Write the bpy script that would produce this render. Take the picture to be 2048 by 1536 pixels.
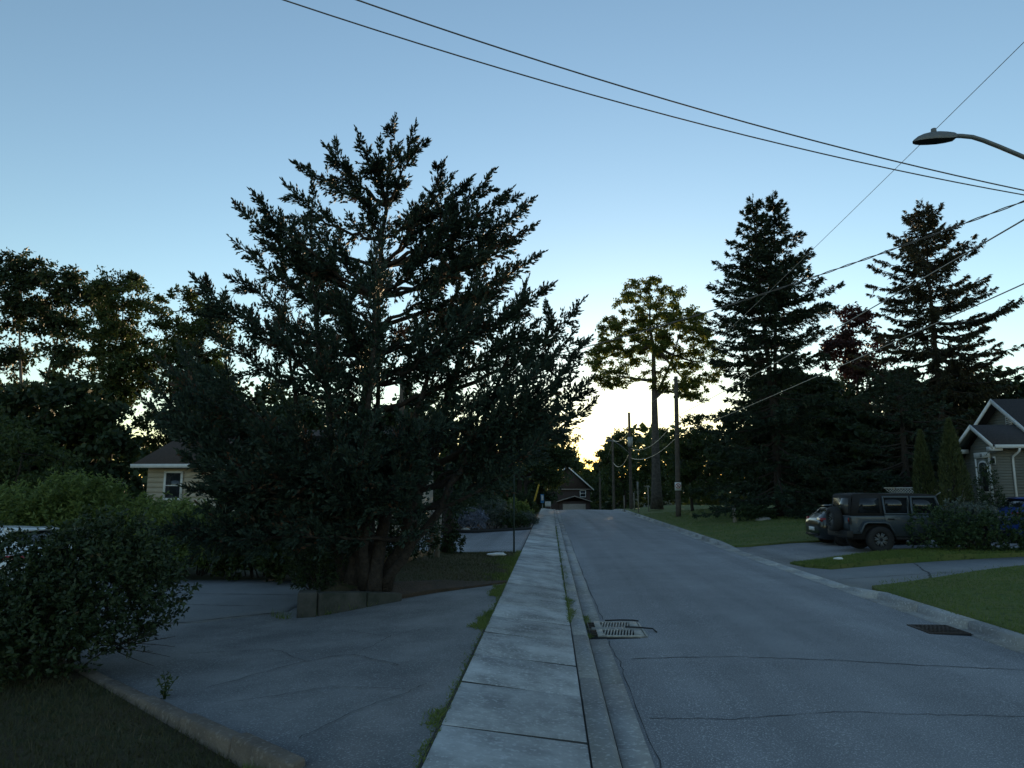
import bpy, math, random
import numpy as np
from mathutils import Vector, Matrix

for o in list(bpy.data.objects):
    bpy.data.objects.remove(o)
S = bpy.context.scene
COL = S.collection
RS = np.random.RandomState(7)
random.seed(7)
R = math.radians

# ---------------------------------------------------------------- camera
cam_d = bpy.data.cameras.new('camera')
cam = bpy.data.objects.new('camera', cam_d)
COL.objects.link(cam)
cam_d.sensor_width = 36.0
cam_d.lens = 24.96
cam_d.clip_end = 6000
cam.location = (0, 0, 2.1)
cam.rotation_euler = (R(90 + 8.41), 0, R(3.06))
S.camera = cam

# ---------------------------------------------------------------- sky, sun, exposure
SUN_AZ = R(6.0)        # clockwise from the street direction (+Y)
SUN_EL = R(3.5)
w = bpy.data.worlds.new('World')
S.world = w
w.use_nodes = True
nt = w.node_tree
nt.nodes.clear()
sky = nt.nodes.new('ShaderNodeTexSky')
sky.sky_type = 'NISHITA'
sky.sun_disc = False
sky.sun_elevation = SUN_EL
sky.sun_rotation = SUN_AZ
sky.altitude = 100
sky.air_density = 1.0
sky.dust_density = 0.08
sky.ozone_density = 1.75
bg = nt.nodes.new('ShaderNodeBackground')
bg.inputs['Strength'].default_value = 0.15
wo = nt.nodes.new('ShaderNodeOutputWorld')
nt.links.new(sky.outputs[0], bg.inputs['Color'])
nt.links.new(bg.outputs[0], wo.inputs['Surface'])

sun_d = bpy.data.lights.new('sun', 'SUN')
sun_d.energy = 2.6
sun_d.angle = R(0.53)
sun_d.color = (1.0, 0.72, 0.42)
sun = bpy.data.objects.new('sun', sun_d)
COL.objects.link(sun)
sdir = Vector((math.sin(SUN_AZ) * math.cos(SUN_EL), math.cos(SUN_AZ) * math.cos(SUN_EL), math.sin(SUN_EL)))
sun.rotation_euler = sdir.to_track_quat('Z', 'Y').to_euler()
sun.location = (0, -5, 30)

S.view_settings.view_transform = 'Standard'
S.view_settings.look = 'None'
S.view_settings.exposure = 1.43
S.view_settings.gamma = 1.0
S.view_settings.use_curve_mapping = False
S.render.engine = 'CYCLES'
S.cycles.max_bounces = 6
S.cycles.diffuse_bounces = 3
S.cycles.glossy_bounces = 3
S.cycles.transmission_bounces = 4
S.cycles.transparent_max_bounces = 6
S.cycles.use_denoising = True
S.cycles.sample_clamp_indirect = 4.0

# ---------------------------------------------------------------- helpers
class MB:
    """collects geometry (world coordinates) and links it as one mesh object"""
    def __init__(self):
        self.V, self.Q, self.T, self.A, self.n = [], [], [], [], 0

    def add(self, v, q=None, t=None, a=None):
        v = np.asarray(v, float).reshape(-1, 3)
        if q is not None and len(q):
            self.Q.append(np.asarray(q, int).reshape(-1, 4) + self.n)
        if t is not None and len(t):
            self.T.append(np.asarray(t, int).reshape(-1, 3) + self.n)
        self.V.append(v)
        self.A.append(np.full(len(v), 0.5) if a is None else np.asarray(a, float))
        self.n += len(v)
        return self

    def box(self, x0, x1, y0, y1, z0, z1):
        v = [(x, y, z) for z in (z0, z1) for y in (y0, y1) for x in (x0, x1)]
        q = [(0, 2, 3, 1), (4, 5, 7, 6), (0, 1, 5, 4), (2, 6, 7, 3), (0, 4, 6, 2), (1, 3, 7, 5)]
        return self.add(v, q)

    def hexa(self, pts):
        """8 points: bottom ring of 4 (ccw), top ring of 4"""
        return self.add(pts, [(3, 2, 1, 0), (4, 5, 6, 7), (0, 1, 5, 4), (1, 2, 6, 5), (2, 3, 7, 6), (3, 0, 4, 7)])

    def prism(self, poly, axis, a, b):
        """extrude a 2D polygon (convex) along axis 'x','y','z' from a to b"""
        def p(u, v, w_):
            return {'x': (w_, u, v), 'y': (u, w_, v), 'z': (u, v, w_)}[axis]
        n = len(poly)
        v = [p(u, v_, a) for u, v_ in poly] + [p(u, v_, b) for u, v_ in poly]
        q = [(i, (i + 1) % n, n + (i + 1) % n, n + i) for i in range(n)]
        t = [(0, i + 1, i) for i in range(1, n - 1)] + [(n, n + i, n + i + 1) for i in range(1, n - 1)]
        return self.add(v, q, t)

    def tube(self, pts, rad, sides=6, cap=True):
        pts = np.asarray(pts, float)
        n = len(pts)
        rad = np.broadcast_to(np.asarray(rad, float), (n,))
        tg = np.gradient(pts, axis=0)
        tg /= np.linalg.norm(tg, axis=1, keepdims=True) + 1e-9
        ref = np.array([0., 0., 1.]) if abs(tg[0][2]) < 0.9 else np.array([1., 0., 0.])
        sd = np.cross(tg, ref)
        sd /= np.linalg.norm(sd, axis=1, keepdims=True) + 1e-9
        up = np.cross(sd, tg)
        an = np.linspace(0, 2 * math.pi, sides, endpoint=False)
        ring = (np.cos(an)[None, :, None] * sd[:, None, :] + np.sin(an)[None, :, None] * up[:, None, :]) * rad[:, None, None]
        v = (pts[:, None, :] + ring).reshape(-1, 3)
        i = np.arange(n - 1)[:, None] * sides
        j = np.arange(sides)[None, :]
        k = (j + 1) % sides
        q = np.stack([i + j, i + k, i + sides + k, i + sides + j], -1).reshape(-1, 4)
        t = []
        if cap:
            t = [(0, s + 1, s) for s in range(1, sides - 1)] + [((n - 1) * sides, (n - 1) * sides + s, (n - 1) * sides + s + 1) for s in range(1, sides - 1)]
        return self.add(v, q, t)

    def leaves(self, c, d, s, L, W, tint, mid=0.45):
        """rhombic leaves: base c, direction d, side s"""
        c, d, s = (np.asarray(x, float) for x in (c, d, s))
        L = np.broadcast_to(np.asarray(L, float), (len(c),))[:, None]
        W = np.broadcast_to(np.asarray(W, float), (len(c),))[:, None]
        nn = np.cross(d, s)
        m = c + d * L * mid
        v = np.stack([c, m + s * W * .5 + nn * W * .15, c + d * L, m - s * W * .5 + nn * W * .15], 1).reshape(-1, 3)
        q = np.arange(len(c) * 4).reshape(-1, 4)
        return self.add(v, q, a=np.repeat(np.broadcast_to(tint, (len(c),)), 4))

    def blades(self, c, d, s, L, W, tint):
        c, d, s = (np.asarray(x, float) for x in (c, d, s))
        L = np.broadcast_to(np.asarray(L, float), (len(c),))[:, None]
        W = np.broadcast_to(np.asarray(W, float), (len(c),))[:, None]
        v = np.stack([c - s * W * .5, c + s * W * .5, c + d * L], 1).reshape(-1, 3)
        return self.add(v, t=np.arange(len(c) * 3).reshape(-1, 3), a=np.repeat(np.broadcast_to(tint, (len(c),)), 3))

    def data(self, name, mat, off=(0, 0, 0), smooth=False):
        V = np.concatenate(self.V) - np.asarray(off, float)
        Q = np.concatenate(self.Q) if self.Q else np.zeros((0, 4), int)
        T = np.concatenate(self.T) if self.T else np.zeros((0, 3), int)
        A = np.concatenate(self.A)
        used = np.unique(np.concatenate([Q.ravel(), T.ravel()]))
        if len(used) < len(V):
            mp = np.zeros(len(V), int)
            mp[used] = np.arange(len(used))
            V, A, Q, T = V[used], A[used], mp[Q], mp[T]
        me = bpy.data.meshes.new(name)
        me.vertices.add(len(V))
        me.vertices.foreach_set('co', V.ravel())
        me.loops.add(Q.size + T.size)
        me.loops.foreach_set('vertex_index', np.concatenate([Q.ravel(), T.ravel()]).astype(np.int32))
        me.polygons.add(len(Q) + len(T))
        ls = np.concatenate([np.arange(len(Q)) * 4, Q.size + np.arange(len(T)) * 3]).astype(np.int32)
        me.polygons.foreach_set('loop_start', ls)
        me.polygons.foreach_set('loop_total', np.concatenate([np.full(len(Q), 4), np.full(len(T), 3)]).astype(np.int32))
        if smooth:
            me.polygons.foreach_set('use_smooth', np.ones(len(Q) + len(T), bool))
        at = me.attributes.new('tint', 'FLOAT', 'POINT')
        at.data.foreach_set('value', A.astype(np.float32))
        me.update(calc_edges=True)
        me.validate()
        if mat is not None:
            me.materials.append(mat)
        return me

    def obj(self, name, mat, parent=None, smooth=False, kind=None):
        off = parent_loc(parent) if parent is not None else (0, 0, 0)
        me = self.data(name, mat, off, smooth)
        o = bpy.data.objects.new(name, me)
        COL.objects.link(o)
        if parent is not None:
            o.parent = parent
        if kind:
            o['kind'] = kind
        return o


def parent_loc(p):
    v = Vector((0, 0, 0))
    while p is not None:
        v += p.location
        p = p.parent
    return v


def thing(name, label, cat, loc=(0, 0, 0), group=None):
    o = bpy.data.objects.new(name, None)
    o.empty_display_size = 0.2
    COL.objects.link(o)
    o.location = loc
    return tag(o, label, cat, group)


def tag(o, label, cat, group=None):
    o['label'] = label
    o['category'] = cat
    if group:
        o['group'] = group
    return o


def struct(o):
    o['kind'] = 'structure'
    return o


def bevel(o, wd=0.01, seg=2):
    m = o.modifiers.new('bevel', 'BEVEL')
    m.width = wd
    m.segments = seg
    m.limit_method = 'ANGLE'
    return o


def unit(v):
    return v / (np.linalg.norm(v, axis=-1, keepdims=True) + 1e-9)


def rdir(n):
    return unit(RS.normal(size=(n, 3)))


def side_of(d):
    return unit(np.cross(d, rdir(len(d))))


def bez(a, b, c, n=8):
    t = np.linspace(0, 1, n)[:, None]
    a, b, c = (np.asarray(x, float) for x in (a, b, c))
    return (1 - t) ** 2 * a + 2 * t * (1 - t) * b + t * t * c


def inside(poly, P):
    x, y = P[:, 0], P[:, 1]
    r = np.zeros(len(P), bool)
    n = len(poly)
    for i in range(n):
        x0, y0 = poly[i]
        x1, y1 = poly[(i + 1) % n]
        c = ((y0 > y) != (y1 > y)) & (x < (x1 - x0) * (y - y0) / (y1 - y0 + 1e-12) + x0)
        r ^= c
    return r


def drop(y):
    y = np.asarray(y, float)
    return np.where(y < 68, 0.0, np.where(y < 90, -0.0015 * (y - 68) ** 2, np.where(y < 150, -0.726 - 0.066 * (y - 90), -4.69)))


def road_edge(y):
    return 6.05 + 0.016 * np.clip(np.asarray(y, float) - 25, 0, 60)


def side_z(x):
    """the ground left of the sidewalk: level with its high edge, dipping towards the yard"""
    return 0.045 + 0.145 * min(max((x + 3.6) / 2.7, 0), 1)


# ---------------------------------------------------------------- materials
def mat(name, c1, c2=None, scale=8.0, rough=0.8, metal=0.0, bump=0.0, bscale=40.0, spec=0.3, detail=6.0, coords='Object', third=None, dist=0.02, coat=0.0, streak=0.0):
    """procedural: two colours mixed by noise, fine bump, optional speckle (third=(colour, scale, amount))"""
    m = bpy.data.materials.new(name)
    m.use_nodes = True
    n = m.node_tree
    b = n.nodes['Principled BSDF']
    b.inputs['Roughness'].default_value = rough
    b.inputs['Metallic'].default_value = metal
    b.inputs['Specular IOR Level'].default_value = spec
    if coat:
        b.inputs['Coat Weight'].default_value = coat
        b.inputs['Coat Roughness'].default_value = 0.06
    tc = n.nodes.new('ShaderNodeTexCoord')
    if coords == 'World':
        g = n.nodes.new('ShaderNodeNewGeometry')
        vec = g.outputs['Position']
    else:
        vec = tc.outputs[coords]
    c2 = c2 or tuple(x * 0.75 for x in c1)
    nz = n.nodes.new('ShaderNodeTexNoise')
    nz.inputs['Scale'].default_value = scale
    nz.inputs['Detail'].default_value = detail
    nz.inputs['Roughness'].default_value = 0.65
    n.links.new(vec, nz.inputs['Vector'])
    rp = n.nodes.new('ShaderNodeValToRGB')
    rp.color_ramp.elements[0].position = 0.35
    rp.color_ramp.elements[1].position = 0.65
    rp.color_ramp.elements[0].color = (*c1, 1)
    rp.color_ramp.elements[1].color = (*c2, 1)
    n.links.new(nz.outputs['Fac'], rp.inputs['Fac'])
    out = rp.outputs['Color']
    if third:
        col, sc, amt = third
        vz = n.nodes.new('ShaderNodeTexNoise')
        vz.inputs['Scale'].default_value = sc
        vz.inputs['Detail'].default_value = 2
        n.links.new(vec, vz.inputs['Vector'])
        r2 = n.nodes.new('ShaderNodeValToRGB')
        r2.color_ramp.elements[0].position = 0.56
        r2.color_ramp.elements[1].position = 0.66
        r2.color_ramp.elements[0].color = (0, 0, 0, 1)
        r2.color_ramp.elements[1].color = (amt, amt, amt, 1)
        n.links.new(vz.outputs['Fac'], r2.inputs['Fac'])
        mx = n.nodes.new('ShaderNodeMixRGB')
        n.links.new(r2.outputs['Color'], mx.inputs['Fac'])
        n.links.new(out, mx.inputs[1])
        mx.inputs[2].default_value = (*col, 1)
        out = mx.outputs[0]
    if streak:                       # long worn bands along the street
        mp = n.nodes.new('ShaderNodeMapping')
        mp.inputs['Scale'].default_value = (1.1, 0.035, 1.0)
        n.links.new(vec, mp.inputs['Vector'])
        sz = n.nodes.new('ShaderNodeTexNoise')
        sz.inputs['Scale'].default_value = 1.0
        sz.inputs['Detail'].default_value = 3
        n.links.new(mp.outputs[0], sz.inputs['Vector'])
        sm = n.nodes.new('ShaderNodeMapRange')
        sm.inputs['From Min'].default_value = 0.3
        sm.inputs['From Max'].default_value = 0.7
        sm.inputs['To Min'].default_value = 1 - streak
        sm.inputs['To Max'].default_value = 1 + streak
        n.links.new(sz.outputs['Fac'], sm.inputs['Value'])
        ml = n.nodes.new('ShaderNodeMixRGB')
        ml.blend_type = 'MULTIPLY'
        ml.inputs[0].default_value = 1.0
        n.links.new(out, ml.inputs[1])
        n.links.new(sm.outputs[0], ml.inputs[2])
        out = ml.outputs[0]
    n.links.new(out, b.inputs['Base Color'])
    if bump:
        bz = n.nodes.new('ShaderNodeTexNoise')
        bz.inputs['Scale'].default_value = bscale
        bz.inputs['Detail'].default_value = 4
        n.links.new(vec, bz.inputs['Vector'])
        bn = n.nodes.new('ShaderNodeBump')
        bn.inputs['Strength'].default_value = bump
        bn.inputs['Distance'].default_value = dist
        n.links.new(bz.outputs['Fac'], bn.inputs['Height'])
        n.links.new(bn.outputs[0], b.inputs['Normal'])
    return m


def leafmat(name, ca, cb, cc=None, trans=0.25, tcol=None, rough=0.55, spec=0.3):
    m = bpy.data.materials.new(name)
    m.use_nodes = True
    n = m.node_tree
    b = n.nodes['Principled BSDF']
    b.inputs['Roughness'].default_value = rough
    b.inputs['Specular IOR Level'].default_value = spec
    a = n.nodes.new('ShaderNodeAttribute')
    a.attribute_name = 'tint'
    rp = n.nodes.new('ShaderNodeValToRGB')
    rp.color_ramp.elements[0].color = (*ca, 1)
    rp.color_ramp.elements[1].color = (*cb, 1)
    if cc:
        e = rp.color_ramp.elements.new(0.9)
        e.color = (*cb, 1)
        rp.color_ramp.elements[-1].color = (*cc, 1)
    n.links.new(a.outputs['Fac'], rp.inputs['Fac'])
    n.links.new(rp.outputs['Color'], b.inputs['Base Color'])
    if trans:
        tr = n.nodes.new('ShaderNodeBsdfTranslucent')
        if tcol:
            tr.inputs['Color'].default_value = (*tcol, 1)
        else:
            n.links.new(rp.outputs['Color'], tr.inputs['Color'])
        mx = n.nodes.new('ShaderNodeMixShader')
        mx.inputs[0].default_value = trans
        n.links.new(b.outputs[0], mx.inputs[1])
        n.links.new(tr.outputs[0], mx.inputs[2])
        n.links.new(mx.outputs[0], n.nodes['Material Output'].inputs['Surface'])
    return m


def glassmat(name, col=(0.02, 0.025, 0.03), rough=0.05):
    m = bpy.data.materials.new(name)
    m.use_nodes = True
    b = m.node_tree.nodes['Principled BSDF']
    b.inputs['Base Color'].default_value = (*col, 1)
    b.inputs['Roughness'].default_value = rough
    b.inputs['Specular IOR Level'].default_value = 0.6
    return m


def slabmat(name, c1, c2):
    """concrete whose tone also shifts from piece to piece"""
    m = mat(name, c1, c2, scale=1.7, rough=0.85, bump=0.45, bscale=90, coords='World', third=((0.62, 0.63, 0.63), 26, 0.6), detail=12.0, streak=0.22)
    n = m.node_tree
    b = n.nodes['Principled BSDF']
    src = b.inputs['Base Color'].links[0].from_socket
    oi = n.nodes.new('ShaderNodeObjectInfo')
    mr = n.nodes.new('ShaderNodeMapRange')
    mr.inputs['To Min'].default_value = 0.76
    mr.inputs['To Max'].default_value = 1.1
    n.links.new(oi.outputs['Random'], mr.inputs['Value'])
    mu = n.nodes.new('ShaderNodeMixRGB')
    mu.blend_type = 'MULTIPLY'
    mu.inputs[0].default_value = 1.0
    n.links.new(src, mu.inputs[1])
    n.links.new(mr.outputs[0], mu.inputs[2])
    n.links.new(mu.outputs[0], b.inputs['Base Color'])
    return m


M = dict(
    asphalt=mat('asphalt', (0.175, 0.177, 0.188), (0.235, 0.236, 0.248), 0.55, 0.88, bump=0.5, bscale=120, coords='World', third=((0.48, 0.48, 0.49), 70, 0.9), dist=0.01, streak=0.2),
    asphalt_old=mat('asphalt_old', (0.13, 0.132, 0.138), (0.24, 0.24, 0.242), 0.9, 0.9, bump=0.7, bscale=80, coords='World', third=((0.36, 0.37, 0.38), 55, 0.75), dist=0.015),
    asphalt_pale=mat('asphalt_pale', (0.18, 0.187, 0.198), (0.225, 0.23, 0.236), 0.8, 0.9, bump=0.6, bscale=90, coords='World', third=((0.36, 0.37, 0.37), 65, 0.5), dist=0.012),
    crack=mat('crack', (0.045, 0.046, 0.05), (0.075, 0.075, 0.078), 9, 0.95, coords='World'),
    slab=slabmat('slab_concrete', (0.22, 0.22, 0.22), (0.53, 0.53, 0.522)),
    kerb=slabmat('kerb_concrete', (0.27, 0.273, 0.276), (0.41, 0.412, 0.41)),
    kerb_brown=mat('kerb_brown', (0.19, 0.155, 0.125), (0.12, 0.10, 0.085), 3.0, 0.92, bump=0.8, bscale=35, coords='World', third=((0.3, 0.26, 0.22), 24, 0.5)),
    joint=mat('joint_dirt', (0.035, 0.033, 0.03), (0.05, 0.046, 0.04), 6, 0.95, coords='World'),
    wall_conc=mat('wall_concrete', (0.095, 0.088, 0.08), (0.04, 0.045, 0.036), 2.6, 0.92, bump=0.6, bscale=28, coords='World'),
    soil=mat('soil', (0.075, 0.05, 0.035), (0.045, 0.035, 0.026), 2.5, 0.98, bump=1.0, bscale=30, coords='World', third=((0.13, 0.085, 0.055), 22, 0.5)),
    lawn=mat('lawn', (0.09, 0.135, 0.034), (0.155, 0.16, 0.05), 0.8, 0.95, bump=1.0, bscale=45, coords='World', third=((0.028, 0.05, 0.014), 9, 0.7), dist=0.04),
    lawn_dry=mat('lawn_dry', (0.06, 0.062, 0.028), (0.075, 0.055, 0.033), 1.2, 0.95, bump=1.0, bscale=40, coords='World', third=((0.03, 0.05, 0.016), 7, 0.6), dist=0.04),
    ground=mat('ground_earth', (0.04, 0.055, 0.022), (0.055, 0.05, 0.03), 0.4, 0.98, bump=0.8, bscale=6, coords='World'),
    bark=mat('bark', (0.06, 0.048, 0.04), (0.028, 0.023, 0.02), 9, 0.95, bump=1.0, bscale=22, dist=0.05),
    bark_grey=mat('bark_grey', (0.13, 0.115, 0.10), (0.06, 0.053, 0.047), 5, 0.95, bump=1.0, bscale=14, dist=0.05),
    bark_pale=mat('bark_pale', (0.22, 0.205, 0.18), (0.13, 0.12, 0.105), 3, 0.9, bump=0.5, bscale=12),
    pole_wood=mat('pole_wood', (0.12, 0.098, 0.08), (0.065, 0.055, 0.047), 4, 0.9, bump=0.6, bscale=25),
    wood_grey=mat('weathered_wood', (0.34, 0.30, 0.26), (0.22, 0.19, 0.165), 12, 0.9, bump=0.5, bscale=40),
    galv=mat('galvanised_metal', (0.32, 0.33, 0.34), (0.24, 0.25, 0.26), 15, 0.45, 0.8),
    lamp_grey=mat('lamp_grey', (0.19, 0.20, 0.205), (0.15, 0.16, 0.165), 10, 0.5, 0.2),
    dark_metal=mat('dark_metal', (0.035, 0.037, 0.04), (0.05, 0.05, 0.052), 20, 0.5, 0.5),
    black=mat('black_plastic', (0.015, 0.015, 0.016), (0.022, 0.022, 0.023), 20, 0.6),
    cable=mat('cable_sheath', (0.10, 0.088, 0.078), (0.13, 0.115, 0.10), 10, 0.3, spec=0.8),
    cable_lit=mat('sunlit_cable', (0.30, 0.26, 0.22), (0.24, 0.21, 0.18), 10, 0.36, 0.6, spec=0.8),  # brighter warm copy of the cable: low-sun glint on the street lines put into colour
    grate=mat('cast_iron_pale', (0.42, 0.42, 0.40), (0.22, 0.22, 0.21), 14, 0.6, 0.1, bump=0.3, bscale=60),
    grate_rust=mat('cast_iron_rusty', (0.075, 0.055, 0.045), (0.045, 0.04, 0.037), 18, 0.8, 0.3),
    green_metal=mat('green_post_metal', (0.03, 0.05, 0.04), (0.025, 0.04, 0.033), 20, 0.6, 0.3),
    white=mat('white_paint', (0.72, 0.73, 0.73), (0.62, 0.63, 0.63), 6, 0.55),
    cream=mat('cream_siding', (0.50, 0.44, 0.35), (0.44, 0.385, 0.31), 3, 0.75, coords='World'),
    grey_siding=mat('grey_siding', (0.20, 0.205, 0.185), (0.175, 0.18, 0.165), 2, 0.7, coords='World'),
    roof_dark=mat('dark_shingle', (0.055, 0.05, 0.052), (0.035, 0.033, 0.036), 14, 0.95, bump=0.9, bscale=30, coords='World', third=((0.08, 0.074, 0.072), 30, 0.6)),
    roof_brown=mat('brown_shingle', (0.075, 0.052, 0.042), (0.05, 0.036, 0.03), 10, 0.95, bump=0.9, bscale=28, coords='World'),
    brick=mat('brown_brick', (0.06, 0.04, 0.034), (0.045, 0.032, 0.028), 12, 0.9, bump=0.6, bscale=30, coords='World'),
    glass=glassmat('window_glass'),
    car_glass=glassmat('car_glass', (0.012, 0.014, 0.016)),
    clear_plastic=glassmat('rear_plastic_window', (0.06, 0.058, 0.055), 0.12),
    paint_suv=mat('slate_car_paint', (0.056, 0.073, 0.09), (0.052, 0.068, 0.084), 3, 0.42, 0.25, coat=0.25),
    paint_dark=mat('black_green_car_paint', (0.012, 0.017, 0.02), (0.014, 0.02, 0.023), 3, 0.3, 0.2, coat=0.8),
    paint_white=mat('white_car_paint', (0.68, 0.71, 0.73), (0.64, 0.67, 0.69), 3, 0.3, coat=0.7),
    paint_blue=mat('blue_car_paint', (0.015, 0.05, 0.24), (0.014, 0.045, 0.22), 3, 0.3, 0.2, coat=0.6),
    canvas=mat('black_canvas', (0.02, 0.02, 0.022), (0.028, 0.027, 0.028), 30, 0.85, bump=0.2, bscale=90),
    tyre=mat('tyre_rubber', (0.022, 0.022, 0.023), (0.03, 0.03, 0.031), 20, 0.85, bump=0.3, bscale=60),
    alloy=mat('alloy', (0.45, 0.45, 0.46), (0.38, 0.38, 0.39), 12, 0.35, 0.9),
    red_lens=mat('red_lens', (0.32, 0.012, 0.012), (0.25, 0.01, 0.01), 30, 0.2, coat=0.6),
    yellow=mat('yellow_plastic', (0.6, 0.36, 0.03), (0.5, 0.3, 0.03), 8, 0.6),
    blue_plastic=mat('blue_plastic', (0.05, 0.20, 0.42), (0.04, 0.17, 0.36), 8, 0.6),
    stone=mat('pale_stone', (0.36, 0.35, 0.33), (0.25, 0.24, 0.23), 6, 0.9, bump=0.6, bscale=18),
    rubber_edge=mat('black_edging', (0.02, 0.02, 0.02), (0.03, 0.03, 0.03), 10, 0.8),
    # foliage
    juniper=leafmat('juniper_sprays', (0.018, 0.036, 0.024), (0.045, 0.072, 0.05), (0.10, 0.05, 0.028), 0.06, rough=0.65),
    spruce=leafmat('spruce_needles', (0.018, 0.034, 0.02), (0.042, 0.066, 0.036), (0.07, 0.05, 0.025), 0.06, rough=0.65),
    spruce_brown=leafmat('bronze_spruce_needles', (0.03, 0.034, 0.018), (0.066, 0.062, 0.03), (0.10, 0.065, 0.03), 0.1, rough=0.65),
    maple=leafmat('maple_leaves', (0.09, 0.12, 0.025), (0.16, 0.18, 0.04), (0.22, 0.19, 0.045), 0.55),
    leaf_mid=leafmat('mid_green_leaves', (0.035, 0.06, 0.018), (0.075, 0.10, 0.03), (0.12, 0.10, 0.03), 0.32),
    leaf_dark=leafmat('dark_green_leaves', (0.018, 0.034, 0.014), (0.045, 0.07, 0.024), None, 0.22),
    leaf_light=leafmat('light_green_leaves', (0.09, 0.135, 0.035), (0.18, 0.235, 0.065), (0.25, 0.26, 0.085), 0.38),
    leaf_red=leafmat('crimson_leaves', (0.03, 0.014, 0.014), (0.07, 0.025, 0.022), (0.05, 0.04, 0.02), 0.2),
    leaf_near=leafmat('privet_leaves', (0.018, 0.034, 0.013), (0.045, 0.07, 0.026), (0.07, 0.05, 0.026), 0.15, rough=0.5, spec=0.35),
    leaf_grey=leafmat('grey_green_leaves', (0.07, 0.09, 0.075), (0.13, 0.155, 0.125), None, 0.15),
    leaf_lav=leafmat('lavender_leaves', (0.13, 0.15, 0.2), (0.22, 0.25, 0.33), None, 0.1),
    hedge=leafmat('yew_hedge_leaves', (0.022, 0.045, 0.018), (0.055, 0.09, 0.03), None, 0.12),
    cedar=leafmat('cedar_leaves', (0.05, 0.065, 0.024), (0.085, 0.10, 0.038), (0.12, 0.10, 0.04), 0.1),
    golden=leafmat('goldenrod_leaves', (0.07, 0.09, 0.02), (0.2, 0.17, 0.03), None, 0.25),
    grass=leafmat('grass_blades', (0.085, 0.135, 0.028), (0.175, 0.215, 0.055), (0.26, 0.23, 0.12), 0.3),
    grass_dry=leafmat('dry_grass_blades', (0.05, 0.06, 0.022), (0.10, 0.085, 0.045), (0.17, 0.13, 0.08), 0.2),
)

# ================================================================ the setting
def sheet(name, xs, ys, zf, m, kind='structure'):
    xs, ys = np.asarray(xs, float), np.asarray(ys, float)
    X, Y = np.meshgrid(xs, ys)
    Z = zf(X, Y)
    v = np.stack([X, Y, Z], -1).reshape(-1, 3)
    nx = len(xs)
    i = np.arange(len(ys) - 1)[:, None] * nx + np.arange(nx - 1)[None, :]
    q = np.stack([i, i + 1, i + nx + 1, i + nx], -1).reshape(-1, 4)
    o = MB().add(v, q).obj(name, m, smooth=True)
    o['kind'] = kind
    return o


def polysheet(name, poly, zf, m, parent=None, nsub=0):
    """a flat-ish polygon laid as a fan-free sheet (triangulated by bmesh)"""
    import bmesh
    bm = bmesh.new()
    vs = [bm.verts.new((x, y, 0)) for x, y in poly]
    f = bm.faces.new(vs)
    bmesh.ops.triangulate(bm, faces=[f])
    for _ in range(nsub):
        bmesh.ops.subdivide_edges(bm, edges=bm.edges[:], cuts=1, use_grid_fill=True)
    for v in bm.verts:
        v.co.z = float(zf(v.co.x, v.co.y))
    bm.normal_update()
    for f in bm.faces:
        if f.normal.z < 0:
            f.normal_flip()
        f.smooth = True
    edge = [e for e in bm.edges if e.is_boundary]
    ex = bmesh.ops.extrude_edge_only(bm, edges=edge)['geom']
    for v in ex:
        if isinstance(v, bmesh.types.BMVert):
            v.co.z -= 0.3
        elif isinstance(v, bmesh.types.BMFace):
            v.smooth = False
    me = bpy.data.meshes.new(name)
    bm.to_mesh(me)
    bm.free()
    me.materials.append(m)
    o = bpy.data.objects.new(name, me)
    COL.objects.link(o)
    if parent is not None:
        o.parent = parent
    return o


far = [-3000, -900, -300, -120, -60, -30, -15, -6, 0, 6, 15, 30, 60, 120, 300, 900, 3000]
yfar = [-400, -60, -20, 0, 20, 40, 55] + list(np.arange(60, 156, 3.0)) + [200, 400, 900, 2000, 4000]
def ground_z(x, y):
    rise = np.clip((np.hypot(x, y) - 215) * 0.10, 0, 11)
    return np.where(np.hypot(x, y) > 215, -4.69 + rise, drop(y) - 0.06)
sheet('ground', sorted(set(far + [-230, -215, -180, 180, 215, 230, 330, -330])), sorted(set(yfar + [180, 210, 222, 240, 270, 300, 330])), ground_z, M['ground'])

ys = np.concatenate([np.arange(-12, 60, 2.0), np.arange(60, 160, 2.0)])
# road between the gutters, slightly crowned
def road_mesh():
    V, Q = [], []
    fr = np.linspace(0, 1, 7)
    for y in ys:
        xe = float(road_edge(y))
        for f in fr:
            V.append((0.78 + (xe - 0.78) * f, y, float(drop(y)) + 0.06 * 4 * f * (1 - f)))
    for i in range(len(ys) - 1):
        for j in range(6):
            a = i * 7 + j
            Q.append((a, a + 1, a + 8, a + 7))
    return MB().add(V, Q)
road = struct(road_mesh().obj('road', M['asphalt'], smooth=True))


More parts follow.
